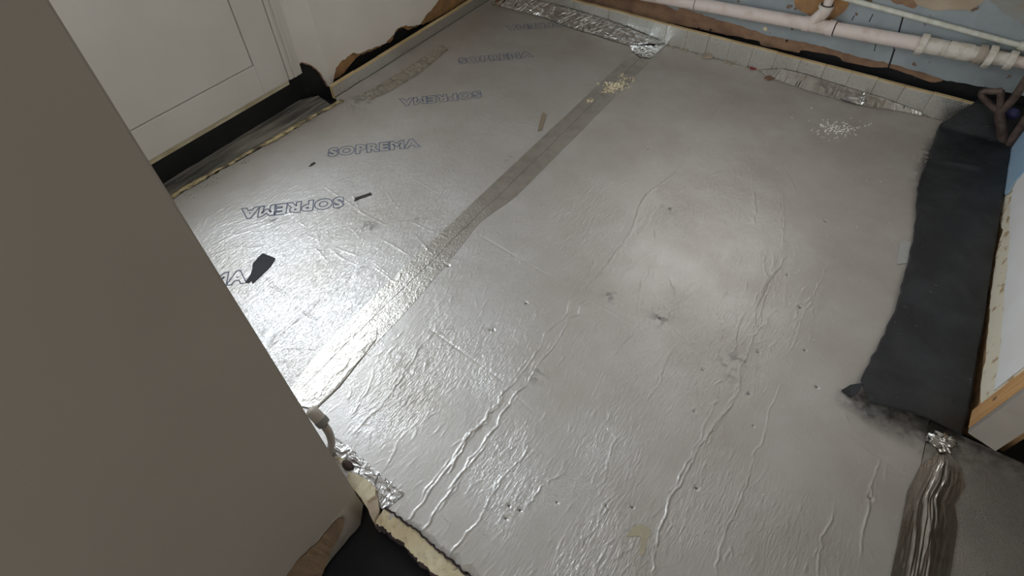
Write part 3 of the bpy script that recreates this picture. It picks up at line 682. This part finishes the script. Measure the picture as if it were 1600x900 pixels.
# ---- tapes
def strip(name, ea, eb, n, m, hf, mat, parent=None, wave=0.0):
    A = resample([tuple(p)[:3] for p in ea], n); B = resample([tuple(p)[:3] for p in eb], n)
    if wave:
        A[:, :2] += rng.normal(0, wave, (n, 2)); B[:, :2] += rng.normal(0, wave, (n, 2))
    t = np.linspace(0, 1, m)[None, :, None]; G = A[:, None] * (1 - t) + B[:, None] * t
    X, Y = G[..., 0], G[..., 1]; Z = G[..., 2] + hf(X, Y, G[..., 2], np.broadcast_to(t[..., 0], X.shape))
    return grid_mesh(name, X, Y, Z, mat, parent)
def seamh(X, Y, Z, t):
    c = -1.072 + (vn(Y * 6, Y * 0 + 1) - 0.5) * 0.008
    return hzv(X, Y) + 0.0012  + (ridged(X * 110, Y * 60, 2) - 0.3) * 0.0007 * np.clip(1.4 - (Y - 0.3), 0.2, 1)
ty = np.linspace(0.335, 3.0, 60)
ea = [(np.interp(y, [0.33, 0.5, 0.8, 3.0], [-1.098, -1.128, -1.14, -1.133]), y, 0) for y in ty]
eb = [(np.interp(y, [0.33, 0.6, 0.85, 1.1, 1.3, 1.5, 3.0], [-0.985, -0.988, -0.998, -1.02, -1.045, -1.008, -1.010]), y, 0) for y in ty]
t1 = strip('joint_tape', ea, eb, 800, 64, seamh, M_TAPE, wave=0.0004)
tag(t1, 'long shiny foil tape over the straight joint between the two large boards', 'tape')
dk = [(-1.072 + (float(vn(np.array(y * 6.0), np.array(1.0))) - 0.5) * 0.008 + 0.0012 * math.sin(y * 31), y) for y in np.linspace(0.36, 2.98, 420)]
v_s = []; f_s = []
for i_, (x_, y_) in enumerate(dk):
    zz_ = float(hzv(np.array([x_]), np.array([y_]))[0]) + 0.0022; wd_ = 0.0006 + 0.0011 * random.random() * (0.5 + 0.5 * math.sin(y_ * 9) ** 2)
    v_s += [(x_ - wd_, y_, zz_ - 0.0008), (x_, y_, zz_), (x_ + wd_, y_, zz_ - 0.0008)]
    if i_: b_ = 3 * i_; f_s += [(b_ - 3, b_ - 2, b_ + 1, b_), (b_ - 2, b_ - 1, b_ + 2, b_ + 1)]
t1.location = (0, 0, 0)
frompy('crease_shade', v_s, f_s, simple('crease_shade_grey', '55504a', '6c665e', 0.7), t1)  # shade of the seam, laid on as a thin dark strip
# second layer of tape on the near end, loose and folded
lp = [(460, 622), (520, 575), (570, 530), (590, 500)]
def loose(X, Y, Z, t): return hzv(X, Y) + 0.003 + ridged(X * 38, Y * 22) * 0.004 * np.sin(np.pi * np.clip(t, 0, 1)) ** 0.5
o = strip('loose_tape', [fl(*p) for p in [(455, 632), (500, 600), (545, 560), (590, 512)]], [fl(*p) for p in [(493, 640), (530, 605), (556, 572), (588, 532)]], 90, 26, loose, M_TAPE)
tag(o, 'short wrinkled foil tape overlapping front end of the long joint, near the white pipe', 'tape')

def crum(amp, s, lift=0.004, edge=0.15):
    def h(X, Y, Z, t):
        e = np.clip(np.minimum(t, 1 - t) / edge, 0.1, 1)
        return (Z < 0.03) * hzv(X, Y) + lift + (ridged(X * s + 2 * vn(X * s, Y * s), Y * s, 2) - 0.25) * amp * e + (ridged(X * s * 2.3, Y * s * 2.3, 1) - 0.25) * amp * 0.3
    return h
# along the back upstand, left half: climbs from the board up the strip
o = strip('corner_tape', [fl(*p) for p in [(768, 8), (800, 16), (850, 28), (885, 42), (930, 55), (985, 72)]],
          [Vector((p.x, 3.082, p.z + 0.001)) for p in [onplane(*a, (0, 3.082, 0), (0, 1, 0)) for a in [(790, -12), (830, 0), (880, 12), (935, 28), (980, 44), (1040, 69)]]], 260, 40, crum(0.012, 30), M_CRUM, wave=0.001)
tag(o, 'crumpled bright foil tape along foot of back upstand, in the far left corner', 'tape')
o = strip('end_tape', [fl(*p) for p in [(982, 68), (988, 82), (1000, 90)]], [fl(*p) for p in [(1041, 70), (1030, 80), (1016, 92)]], 50, 50, crum(0.008, 30), M_CRUM)
tag(o, 'folded silver tape end where the long joint meets the back upstand', 'tape')
M_FILM = crinkle('foil_tape_film', 'bdbab4', 0.34, dist=0.0003, scale=30, dirt=0.3)
o = strip('corner_tape', [fl(*p) for p in [(1186, 112), (1210, 124), (1235, 133), (1265, 143), (1295, 152), (1330, 161), (1362, 168), (1395, 172), (1440, 181)]],
          [Vector((p.x, 3.083, p.z)) for p in [onplane(*a, (0, 3.083, 0), (0, 1, 0)) for a in [(1190, 110), (1222, 108), (1262, 118), (1300, 130), (1340, 142), (1380, 154), (1440, 176)]]], 260, 40, crum(0.004, 26, 0.002), M_FILM, wave=0.0012)
tag(o, 'dull loose foil tape along the right half of the back upstand', 'tape')
for pa_, pb_, lab in [([(1297, 146), (1304, 152), (1318, 158), (1334, 163), (1350, 166)], [(1303, 133), (1316, 128), (1334, 130), (1346, 136), (1354, 160)], 'bright puffed fold of silver tape at back upstand, above the white plaster bits'),
                      ([(1208, 112), (1216, 118), (1226, 122), (1240, 126)], [(1212, 108), (1222, 106), (1234, 110), (1246, 122)], 'small bright crumple of silver tape right of the dark red scraps')]:
    o = strip('tape_fold', [fl(*p) for p in pa_], [fl(u, v_, 0.030) for u, v_ in pb_], 70, 40, crum(0.012, 34, 0.006), M_CRUM, wave=0.0015); tag(o, lab, 'tape')
# left side: dusty tape on the inner edge by the door opening
o = strip('corner_tape', [fl(*p) for p in [(566, 148), (600, 128), (640, 104), (690, 70)]], [fl(*p) for p in [(578, 158), (615, 140), (660, 112), (700, 78)]], 160, 30, crum(0.008, 26, 0.002), crinkle('foil_tape_dusty', 'c9c4ba', 0.42, dirt=0.4), wave=0.003)
tag(o, 'dusty peeling tape fold beside the left upstand', 'tape')
# crumpled, dirty, lower right
ea = [fl(*p) for p in [(1467, 706), (1436, 731), (1418, 767), (1409, 811), (1400, 856), (1391, 900), (1370, 990), (1350, 1070)]]
eb = [fl(*p) for p in [(1480, 706), (1502, 731), (1507, 758), (1491, 789), (1496, 820), (1491, 856), (1484, 900), (1475, 990), (1460, 1070)]]
def brh(X, Y, Z, t):
    w_ = np.exp(-((t - 0.52) / 0.2) ** 2)
    s = np.interp(t, [0, 1], [0, 1])
    return hzv(X, Y) + 0.003 + ridged(t * 17 + 3 + 0.7 * vn(t * 5, Y * 9), Y * 3.5, 2) * 0.0075 * w_ + (fbm(X * 90, Y * 12, 3) - 0.4) * 0.004 * (0.25 + w_)
o = strip('joint_tape', ea, eb, 320, 70, brh, M_CRUMD)
tag(o, 'dark creased foil tape with bright fold lines, bottom right corner', 'tape')
# front left
o = strip('edge_tape', [fl(*p) for p in [(522, 682), (545, 698), (573, 722), (600, 746), (632, 770), (628, 776)]], [fl(*p) for p in [(520, 712), (545, 735), (573, 752), (590, 770), (598, 795), (612, 788)]], 150, 60, crum(0.009, 26, 0.003), crinkle('foil_tape_soft', 'e4e4e4', 0.27, dist=0.0004, scale=50), wave=0.001)
tag(o, 'crushed silver tape over front corner of wide board, next to white pipe stub', 'tape')
# twisted end by the membrane
bm = bmesh.new(); bmesh.ops.create_icosphere(bm, subdivisions=4, radius=1)
c0 = fl(1472, 690, 0.02)
for v_ in bm.verts:
    n_ = mnoise.fractal(v_.co * 1.8, 0.6, 2.2, 4); k_ = 1 + 0.5 * n_
    v_.co = Vector((v_.co.x * 0.034 * k_, v_.co.y * 0.026 * k_, v_.co.z * 0.022 * k_)) + c0
o = frombm('crumpled_foil', bm, M_CRUMD, None, True); tag(o, 'scrunched grey foil lump at bottom corner of the black sheet', 'foil scrap')

# ================================================================== UPSTANDS made of foam blocks
def upstand(name, label, p0, p1, out, hgt, th, n, jitter=0.2):
    """row of foil-faced foam blocks; out = direction the foil faces"""
    d = (Vector(p1) - Vector(p0)); L = d.length; d.normalize(); out = Vector(out)
    e = empty(name, (Vector(p0) + Vector(p1)) / 2 + Vector((0, 0, -0.012)), label, 'foam upstand')
    w_ = L / n
    for i in range(n):
        a = i * w_ + 0.0008; b = (i + 1) * w_ - 0.0008; h = hgt + random.uniform(-0.0015, 0.0015); o_ = random.uniform(0, 0.0016)
        bm = bmesh.new(); nz = 5; nx = 6
        rows = []
        prof = [(0.0, 0.0), (0.0, 0.35), (0.0, 0.7), (0.0, 0.97), (0.0015, 1.0), (th * 0.35, 1.0), (th * 0.7, 1.0), (th, 1.0), (th, 0.0)]
        for dpt, hh in prof:
            r = []
            for k in range(nx):
                s = a + (b - a) * k / (nx - 1)
                es = 0.0012 if k in (0, nx - 1) and dpt == 0 else 0
                wob = random.uniform(-0.0012, 0.0012) if hh == 1.0 and 0 < dpt < th else 0
                r.append(bm.verts.new(Vector(p0) + d * s - out * (dpt + es - o_) + Vector((0, 0, -0.010 + (h + 0.010) * hh + wob))))
            rows.append(r)
        for j in range(len(rows) - 1):
            for k in range(nx - 1):
                f = bm.faces.new((rows[j][k], rows[j][k + 1], rows[j + 1][k + 1], rows[j + 1][k])); f.material_index = 0 if j < 3 else 1
        for side in (0, nx - 1):
            f = bm.faces.new([r[side] for r in rows]); f.material_index = 1
        frombm('foam_block', bm, [M_UPST, M_FOAME], e)
    return e
upstand('back_upstand', 'long low foil-faced foam strip with pale top edge along the pipe wall', (-2.245, 3.088, 0), (0.56, 3.088, 0), (0, -1, 0), 0.112, 0.022, 23)
upstand('side_upstand', 'low foil-faced foam strip with tan top edge below the white plaster beside the door', (-2.222, 3.085, 0), (-2.222, 1.66, 0), (1, 0, 0), 0.060, 0.024, 8)

# ================================================================== MEMBRANES
def mgrid(name, left, right, n, m, zf_, mat, label, cat='membrane', parent=None):
    A = resample(left, n); B = resample(right, n); t = np.linspace(0, 1, m)[None, :, None]
    G = A[:, None] * (1 - t) + B[:, None] * t; X, Y = G[..., 0], G[..., 1]
    o = grid_mesh(name, X, Y, zf_(X, Y, np.broadcast_to(t[..., 0], X.shape), np.linspace(0, 1, n)[:, None] + 0 * X), mat)
    md = o.modifiers.new('thickness', 'SOLIDIFY'); md.thickness = 0.003; md.offset = 1
    return tag(o, label, cat)
Lm = rag([(x, y, 0) for x, y in MEML], 0.0018, 0.03); Lm[:, 2] = 0
Rm = [(0.694, 3.165, 0), (0.694, 3.09, 0), (0.693, 2.9, 0), (0.692, 2.1, 0), (0.69, 1.6, 0), (0.688, 1.40, 0), (0.676, 1.31, 0)]
def memz(X, Y, t, s):
    z = 0.014 + (fbm(X * 9, Y * 6, 4) - 0.45) * 0.016 + 0.02 * np.sin(np.pi * t) * np.clip((1.7 - Y) / 0.4, 0, 1)
    z += 0.026 * np.clip((1.42 - Y) / 0.15, 0, 1) * np.clip(1.2 - t * 0.6, 0, 1)
    z += 0.010 * np.exp(-((Y - 2.72 - (X - 0.5) * 0.25) / 0.015) ** 2) * (t < 0.7)
    up = np.clip((Y - 3.00) / 0.085, 0, 1); z = z * (1 - up) + up * (0.122)
    z = np.where(Y > 3.115, np.maximum(z, 0.122 - (Y - 3.115) * 0.2), z)
    return np.maximum(z, 0.006)
mgrid('damp_proof_sheet', Lm, Rm, 240, 46, memz, M_MEMB, 'wide black rubbery sheet lying on the foil beside the right wall')
# its turned-up corner
p = [fl(u, v_, 0.02) for u, v_ in [(1318, 606), (1330, 600), (1346, 601), (1338, 618), (1331, 617)]]
bm = bmesh.new(); vs = [bm.verts.new(a + Vector((0, 0, dz))) for a, dz in zip(p, (-0.014, -0.004, 0.012, 0.01, -0.012))]; bm.faces.new(vs)
r_ = bmesh.ops.extrude_face_region(bm, geom=list(bm.faces))
for g in r_['geom']:
    if isinstance(g, bmesh.types.BMVert): g.co.z -= 0.003
o = frombm('sheet_scrap', bm, M_MEMB); tag(o, 'small torn black corner poking out left of the black sheet foot', 'membrane scrap')

# dusty strip on the door threshold and black flap
def thz(X, Y, t, s): return -0.016 + (fbm(X * 20, Y * 8, 4) - 0.45) * 0.012 + 0.004 * ridged(X * 30, Y * 4) + t * 0.006
mgrid('threshold_membrane', [(-2.378, 0.45, 0), (-2.378, 1.55, 0), (-2.33, 1.64, 0)], [(-2.245, 0.45, 0), (-2.235, 0.9, 0), (-2.175, 1.60, 0)], 160, 26, thz, M_DUSTY, 'grimy dark membrane strip under the panelled door')
box('sill_bedding', (-2.40, 0.42, -0.095), (-2.165, 1.68, -0.03), M_BLACK, wl)
# foam edge of the left board at the threshold
dl = np.linspace(0.35, 1.66, 90); xe = np.interp(dl, [0.2, 0.75, 1.62, 1.66], [-2.24, -2.235, -2.165, -2.17])
A = np.stack([xe + 0.006, dl, 0 * dl + 0.002], -1); B = np.stack([xe - 0.024 + rng.normal(0, 0.002, 90), dl, 0 * dl - 0.003], -1); C2 = B + [-0.003, 0, -0.03]
A[:, 0] += rng.normal(0, 0.0045, 90) + 0.012 * (vn(dl * 14, dl * 0 + 4) - 0.5); B[:, 0] -= 0.012 * vn(dl * 9, dl * 0); A[:, 2] += 0.002
G = np.stack([A, (A + B) / 2 + [0, 0, 0.004], B, C2]); grid_mesh('exposed_foam_edge', G[..., 0], G[..., 1], G[..., 2], simple('dirty_foam_edge', 'cdbb90', '6f6450', 0.9, bump=0.003, bscale=120, scale=22, lo=0.42, hi=0.62), BL)

# ================================================================== PIPES
YP = 3.108
def bp_(u, v_, y=YP): return onplane(u, v_, (0, y, 0), (0, 1, 0))
line = [bp_(*p) for p in [(1065, -4), (1150, 20), (1268, 42), (1300, 50), (1435, 66), (1600, 94)]]
# fit a straight, slightly falling run
xs_ = np.array([p.x for p in line]); zs_ = np.array([p.z for p in line]); cf = np.polyfit(xs_, zs_, 1)
def pz(x): return float(np.polyval(cf, x))
def px_(u, v_): return bp_(u, v_).x
wp = empty('waste_pipe', (-0.3, YP, pz(-0.3) - 0.033), 'thick white plastic waste pipe running along the foot of the back wall', 'pipe')
def seg(name, xa, xb, ra, rb, mat, n=6, sg=28):
    pts = [Vector((xa + (xb - xa) * i / n, YP, pz(xa + (xb - xa) * i / n))) for i in range(n + 1)]
    return tube(name, pts, [ra + (rb - ra) * i / n for i in range(n + 1)], mat, wp, seg=sg)
R0 = 0.031
xj1 = px_(1087, 6); xj2 = px_(1256, 36); xj3 = px_(1303, 48); xc = px_(1438, 66)
seg('pipe_length', -2.15, xj1 - 0.002, R0, R0, M_PVC); seg('joint_gap', xj1 - 0.003, xj1 + 0.003, R0 * 0.96, R0 * 0.96, M_PVCD, 1)
seg('pipe_length', xj1 + 0.002, xj2, R0, R0, M_PVC)
seg('tee_socket', xj2, xj2 + 0.03, R0 + 0.004, R0 + 0.004, M_PVC, 2); seg('tee_body', xj2 + 0.03, xj3 - 0.03, R0 + 0.0015, R0 + 0.0015, M_PVC, 2)
seg('tee_socket', xj3 - 0.032, xj3 - 0.003, R0 + 0.005, R0 + 0.005, M_PVC, 2); seg('joint_gap', xj3 - 0.004, xj3 + 0.003, R0, R0, M_PVCD, 1)
seg('pipe_length', xj3 + 0.002, xc, R0, R0, M_PVC)
# swept branch with an upright going up
pb = bp_(1287, 20); xb_ = pb.x; base = Vector((xj2 + 0.035, YP, pz(xj2 + 0.035)))
tube('branch', smoothpath([base + Vector((-0.005, 0, 0.0)), Vector((xb_ - 0.018, YP, pb.z - 0.030)), Vector((xb_, YP, pb.z + 0.004)), Vector((xb_ + 0.001, YP, pb.z + 0.030))], 5), [R0 * 0.95] * 15 + [R0 * 1.05], M_PVC, wp, seg=24)
tube('branch_collar', [(xb_ + 0.001, YP, pb.z + 0.022), (xb_ + 0.001, YP, pb.z + 0.036)], 0.034, M_PVCG, wp, seg=24)
tube('branch_seal', [(xb_ + 0.001, YP, pb.z + 0.0355), (xb_ + 0.001, YP, pb.z + 0.0385)], 0.028, M_PVCD, wp, seg=24)
tube('riser', [(xb_ + 0.002, YP, pb.z + 0.03), (xb_ + 0.004, YP, 1.0)], 0.020, M_PVC, wp, seg=20)
# compression coupling: flanged nuts and barrels
def nut(name, u0, u1, r, mat=M_PVCG, ribs=6):
    xa, xb = px_(*u0), px_(*u1); n = 40; bm = bmesh.new(); rings = []
    for x in (xa, xa + 0.003, xb - 0.003, xb):
        rr = r if xa < x < xb else r - 0.002; r *= 1; ring = []
        for k in range(n):
            a = 2 * math.pi * k / n; m_ = 1 + (0.045 if (k * ribs * 2 // n) % 2 == 0 else 0)
            ring.append(bm.verts.new((x, YP + rr * m_ * math.cos(a), pz(x) + rr * m_ * math.sin(a))))
        rings.append(ring)
    for i in range(3):
        for k in range(n): bm.faces.new((rings[i][k], rings[i][(k + 1) % n], rings[i + 1][(k + 1) % n], rings[i + 1][k]))
    bm.faces.new(rings[0]); bm.faces.new(rings[-1])
    return frombm(name, bm, mat, wp)
nut('flange_nut', (1436, 66), (1448, 68), 0.044)
seg('coupling_barrel', px_(1447, 68), px_(1474, 73), R0 + 0.005, R0 + 0.003, M_PVCG, 2)
seg('coupling_ring', px_(1473, 73), px_(1482, 75), R0 + 0.001, R0 + 0.001, M_PVCG, 1); seg('coupling_ring', px_(1476, 74), px_(1479, 74), R0 + 0.004, R0 + 0.004, M_PVCG, 1)
seg('coupling_barrel', px_(1482, 75), px_(1519, 82), R0 + 0.005, R0 + 0.005, M_PVCG, 2)
seg('coupling_ring', px_(1518, 82), px_(1528, 83), R0 + 0.002, R0 + 0.001, M_PVCG, 1)
nut('flange_nut', (1526, 84), (1538, 86), 0.040, simple('grey_nut', 'b6aca0', 'a09486', 0.5)); nut('flange_nut', (1541, 87), (1553, 89), 0.045)
seg('coupling_barrel', px_(1537, 86), px_(1575, 93), R0 - 0.001, R0 - 0.003, M_PVCG, 2)
nut('flange_nut', (1573, 93), (1585, 95), 0.038)
seg('pipe_length', px_(1583, 95), 0.695, R0 - 0.008, R0 - 0.008, M_PVC, 2)
# pipe clips down to the wall
# thin painted pipe above
yq = 3.135
l2 = [bp_(*p, yq) for p in [(1326, -2), (1400, 20), (1500, 46), (1592, 70)]]
cf2 = np.polyfit([p.x for p in l2], [p.z for p in l2], 1)
x_a = -1.0; x_e = bp_(1594, 71, yq).x
sp = empty('thin_pipe', (0.1, yq, float(np.polyval(cf2, 0.1)) - 0.012), 'thin pale painted pipe sloping above the thick waste pipe', 'pipe')
tube('pipe_length', [(x, yq, float(np.polyval(cf2, x))) for x in np.linspace(-0.9, x_e, 8)], 0.0115, M_SMALL, sp, seg=16)
tube('end_fitting', [(x, yq, float(np.polyval(cf2, x))) for x in (x_e - 0.005, x_e + 0.02, x_e + 0.045)], 0.018, M_SMALL, sp, seg=16)
tube('pipe_length', [(x, yq, float(np.polyval(cf2, x))) for x in (x_e + 0.04, 0.70)], 0.0115, M_SMALL, sp, seg=16)

# wall screws and blobs on the grey paint
for u, v_, s in [(1158, 27, 0.012), (1196, 45, 0.012)]:
    bm = bmesh.new(); bmesh.ops.create_icosphere(bm, subdivisions=2, radius=s); c = bk(u, v_)
    for q_ in bm.verts:
        q_.co = Vector((q_.co.x * 1.2, q_.co.y * 0.5, q_.co.z)) * (1 + 0.3 * mnoise.noise(q_.co * 90)) + Vector((c.x, YB - 0.001, c.z))
    frombm('filler_blob', bm, M_CRUMB, wb, True)
for u, v_ in [(1091, 45), (1110, 47), (1238, 45), (1229, 64)]:
    c = bk(u, v_); tube('screw_hole', [(c.x, YB - 0.004, c.z), (c.x, YB + 0.02, c.z)], 0.005, M_BLACK, wb, seg=8)

# ---- rusty bracket at the right edge
def r_(u, v_, x=0.655): return onplane(u, v_, (x, 0, 0), (1, 0, 0))
def onY(u, v_, y): return onplane(u, v_, (0, y, 0), (0, 1, 0))
bkts = empty('bent_bracket', tuple(onY(1570, 225, 3.0)), 'rusty bent metal bracket standing over the black sheet at right edge', 'bracket')
yy = 3.02
J = onY(1561, 176, yy)
tube('stem', smoothpath([J, onY(1565, 200, yy), onY(1568, 226, yy), onY(1575, 228, yy - 0.01), onY(1588, 210, yy), onY(1606, 184, yy)], 6), 0.020, M_RUST, bkts, seg=14)
tube('arm', smoothpath([J, onY(1545, 162, yy), onY(1534, 149, yy), onY(1537, 143, yy), onY(1553, 143, yy), onY(1566, 142, yy)], 6), 0.0135, M_RUST, bkts, seg=14)
tube('arm', [J, onY(1563, 160, yy), onY(1564, 142, yy)], 0.0135, M_RUST, bkts, seg=14)
tube('arm', smoothpath([J + Vector((0.002, 0, 0)), onY(1583, 155, yy), onY(1605, 122, yy)], 5), 0.016, M_RUST, bkts, seg=14)
c = onY(1583, 177, 3.06); bm = bmesh.new(); bmesh.ops.create_icosphere(bm, subdivisions=2, radius=0.03)
for q_ in bm.verts: q_.co = Vector((q_.co.x, q_.co.y * 0.6, q_.co.z * 0.8)) * (1 + 0.35 * mnoise.noise(q_.co * 40)) + c
o = frombm('blue_rag', bm, M_NAVY, None, True); tag(o, 'small navy blue scrap tucked behind the rusty bracket', 'scrap')

# ---- white pipe stub by the near wall
ps = empty('pipe_stub', tuple(fl(525, 715, 0.0)), 'white bent pipe stub with grey rounded cap, rising beside the near wall', 'pipe')
p0 = fl(524, 716, 0.0); p1 = onplane(520, 688, p0, (0, 1, 0.0)); 
pa = [onplane(u, v_, (0, 0.27, 0), (0, 1, 0)) for u, v_ in [(519, 718), (517, 703), (518, 690), (514, 676), (506, 664)]]
base_z = pa[0].z
tube('bent_tube', smoothpath(pa, 6), 0.0105, M_STUB, ps, seg=20)
ca, cb_ = onplane(507, 663, (0, 0.27, 0), (0, 1, 0)), onplane(483, 638, (0, 0.272, 0), (0, 1, 0)); dv = (cb_ - ca)
tube('cap', [ca - dv * 0.02, ca, ca + dv * 0.1, ca + dv * 0.30], [0.012, 0.0165, 0.0175, 0.0175], M_CAP, ps, seg=24)
tube('cap_sleeve', [ca + dv * 0.30, ca + dv * 0.6, ca + dv * 0.85, ca + dv * 0.95, ca + dv], [0.0165, 0.0165, 0.0155, 0.011, 0.003], M_STUB, ps, seg=24)

# ---- foam chunks by the near wall
def chunk(pts, z, th, mat, label, name='foam_chunk'):
    Q = rag([fl(u, v_, z) for u, v_ in pts + pts[:1]], 0.001, 0.01)[:-1]
    o = slab(name, [tuple(p) for p in Q], (0, 0, 1), th, mat); return tag(o, label, 'foam offcut')
chunk(z8([(355, 318), (400, 345), (440, 360), (435, 400), (395, 372), (360, 345)]), 0.002, 0.08, M_FOAMC, 'little cream foam piece at the foot of the white pipe stub')
chunk(z8([(432, 410), (480, 425), (530, 455), (562, 490), (560, 520), (520, 548), (470, 505), (432, 470)]), 0.012, 0.1, M_FOAMC, 'cream foam lump between crushed tape and near wall end')
chunk(z8([(562, 495), (572, 540), (580, 590), (548, 648), (528, 600), (520, 548)]), 0.004, 0.094, M_BAND, 'greyish foam wedge at the broken front corner of the boards')
bm = bmesh.new(); bmesh.ops.create_icosphere(bm, subdivisions=3, radius=0.014); c = fl(542, 726, 0.008)
for q_ in bm.verts: q_.co = Vector((q_.co.x * 1.3, q_.co.y * 0.9, q_.co.z * 0.7)) * (1 + 0.4 * mnoise.noise(q_.co * 60)) + c
o = frombm('stone', bm, simple('dark_stone', '5a4a44', '443833', 0.8), None, True); tag(o, 'small dark brown lump between pipe stub and cream foam lump', 'stone')

# ---- scraps lying on the foil
def scrap(name, pts, mat, label, cat, th=0.0012, lift=0.0015, amp=0.0003):
    Q = rag([fl(u, v_, 0.0) for u, v_ in pts + pts[:1]], amp * 0.5, 0.0025)[:-1]
    zz = max(hz(p[0], p[1]) for p in Q)
    o = slab(name, [(p[0], p[1], zz + lift + th) for p in Q], (0, 0, 1), th + lift * 0.6, mat); return tag(o, label, cat)
scrap('black_tape_scrap', z1([(333, 590), (360, 600), (392, 614), (370, 650), (330, 690), (285, 732), (278, 716), (268, 728), (252, 726), (276, 690), (284, 665), (286, 640), (310, 612)]), simple('black_scrap', '1b1c22', '23252c', 0.6), 'ragged black tape scrap on the lettered foil board near the near wall', 'tape scrap')
scrap('dark_splinter', z1([(760, 345), (766, 328), (800, 318), (838, 304), (844, 314), (815, 324), (790, 332)]), simple('splinter', '3f3a38', '2e2a28', 0.7), 'thin dark splinter beside the second row of lettering', 'splinter')
scrap('dark_flake', z1([(548, 182), (560, 168), (574, 160), (580, 166), (562, 178)]), simple('flake', '4c4742', '3e3935', 0.7), 'tiny dark flake left of the lettering, near the door', 'flake')
scrap('brown_tape_scrap', [(840, 205), (846, 180), (849, 176), (854, 180), (850, 192), (847, 204)], M_BTAPE, 'small brown tape strip left of the long taped joint', 'tape scrap')
scrap('foil_scrap', [(1405, 380), (1409, 377), (1424, 379), (1422, 396), (1417, 412), (1401, 414)], crinkle('pale_foil', 'd8dde0', 0.4, dirt=0.1), 'pale foil square by the left edge of the black sheet', 'foil scrap')
scrap('brown_flake', z3([(430, -80), (446, -96), (452, -82), (440, -70)]), M_BROWN, 'minute brown crumb on foil left of the long seam', 'flake') if False else None
for i, (pts, lab) in enumerate([([(1171, 104), (1179, 101), (1184, 106), (1181, 109), (1172, 108)], 'little dark red scrap at the foot of back upstand, the left of two'), ([(1184, 106), (1190, 104), (1192, 110), (1187, 110)], 'smaller dark red scrap at the foot of back upstand, the right of two')]):
    scrap('red_scrap', pts, M_RED, lab, 'scrap', th=0.006)
scrap('tan_flake', [(1097, 88), (1106, 86), (1116, 89), (1112, 92), (1099, 91)], M_BAND, 'flat tan plaster flake in the joint below back upstand', 'flake', th=0.005)
scrap('brown_flake', [(1194, 122), (1202, 119), (1212, 123), (1200, 126)], M_BROWN, 'brown plaster flake beside torn silver tape at the back', 'flake', th=0.005)

def crumbs(name, centres, mat, label, cat, sizes=(0.002, 0.005)):
    v = []; f = []
    for (x, y) in centres:
        s = random.uniform(*sizes); b = len(v); z = hz(x, y) + s * 0.35
        a0 = random.random() * 6
        for k in range(4): v.append((x + s * math.cos(a0 + k * 1.57) * random.uniform(0.6, 1.2), y + s * math.sin(a0 + k * 1.57) * random.uniform(0.6, 1.2), z + random.uniform(-0.3, 0.3) * s))
        v.append((x, y, z + s * 0.8)); v.append((x, y, z - s * 0.8))
        for k in range(4): f += [(b + k, b + (k + 1) % 4, b + 4), (b + (k + 1) % 4, b + k, b + 5)]
    o = frompy(name, v, f, mat); return tag(o, label, cat, kind='stuff')
def cl(u, v_, su, sv, n):
    return [tuple(fl(u + random.gauss(0, su), v_ + random.gauss(0, sv)))[:2] for _ in range(n)]
crumbs('foam_crumbs', cl(965, 134, 9, 3.5, 110) + cl(948, 142, 9, 3, 30) + cl(975, 124, 10, 4, 22) + cl(922, 157, 5, 1.5, 14), M_CRUMB, 'cream foam crumbs spilled on far end of the long taped joint', 'crumbs', (0.003, 0.0085))
crumbs('plaster_crumbs', cl(1308, 202, 16, 7, 120) + cl(1300, 196, 26, 9, 30), M_CHIP, 'scatter of white plaster bits on foil near back right corner', 'crumbs', (0.002, 0.0062))
crumbs('rubble_crumbs', [(random.uniform(-1.0, 0.35), 3.083 - abs(random.gauss(0, 0.012))) for _ in range(170)] , M_BAND, 'grit and plaster bits lying along the foot of back upstand', 'crumbs', (0.002, 0.007))
crumbs('threshold_crumbs', [(np.interp(y, [0.6, 1.6], [-2.20, -2.14]) + random.gauss(0, 0.012), y) for y in [random.uniform(0.6, 1.66) for _ in range(90)]], M_BAND, 'dusty grit on foil edge beside the door threshold', 'crumbs', (0.0015, 0.004))
sc = []  # pale specks stand in for glints on the wrinkled foil
for _ in range(420):
    sc.append((random.uniform(-1.9, 0.40), random.uniform(0.35, 3.0)))
crumbs('glint_specks', sc, M_CHIP, 'tiny white specks standing in for glints, strewn over the two large foil boards', 'crumbs', (0.001, 0.0026))
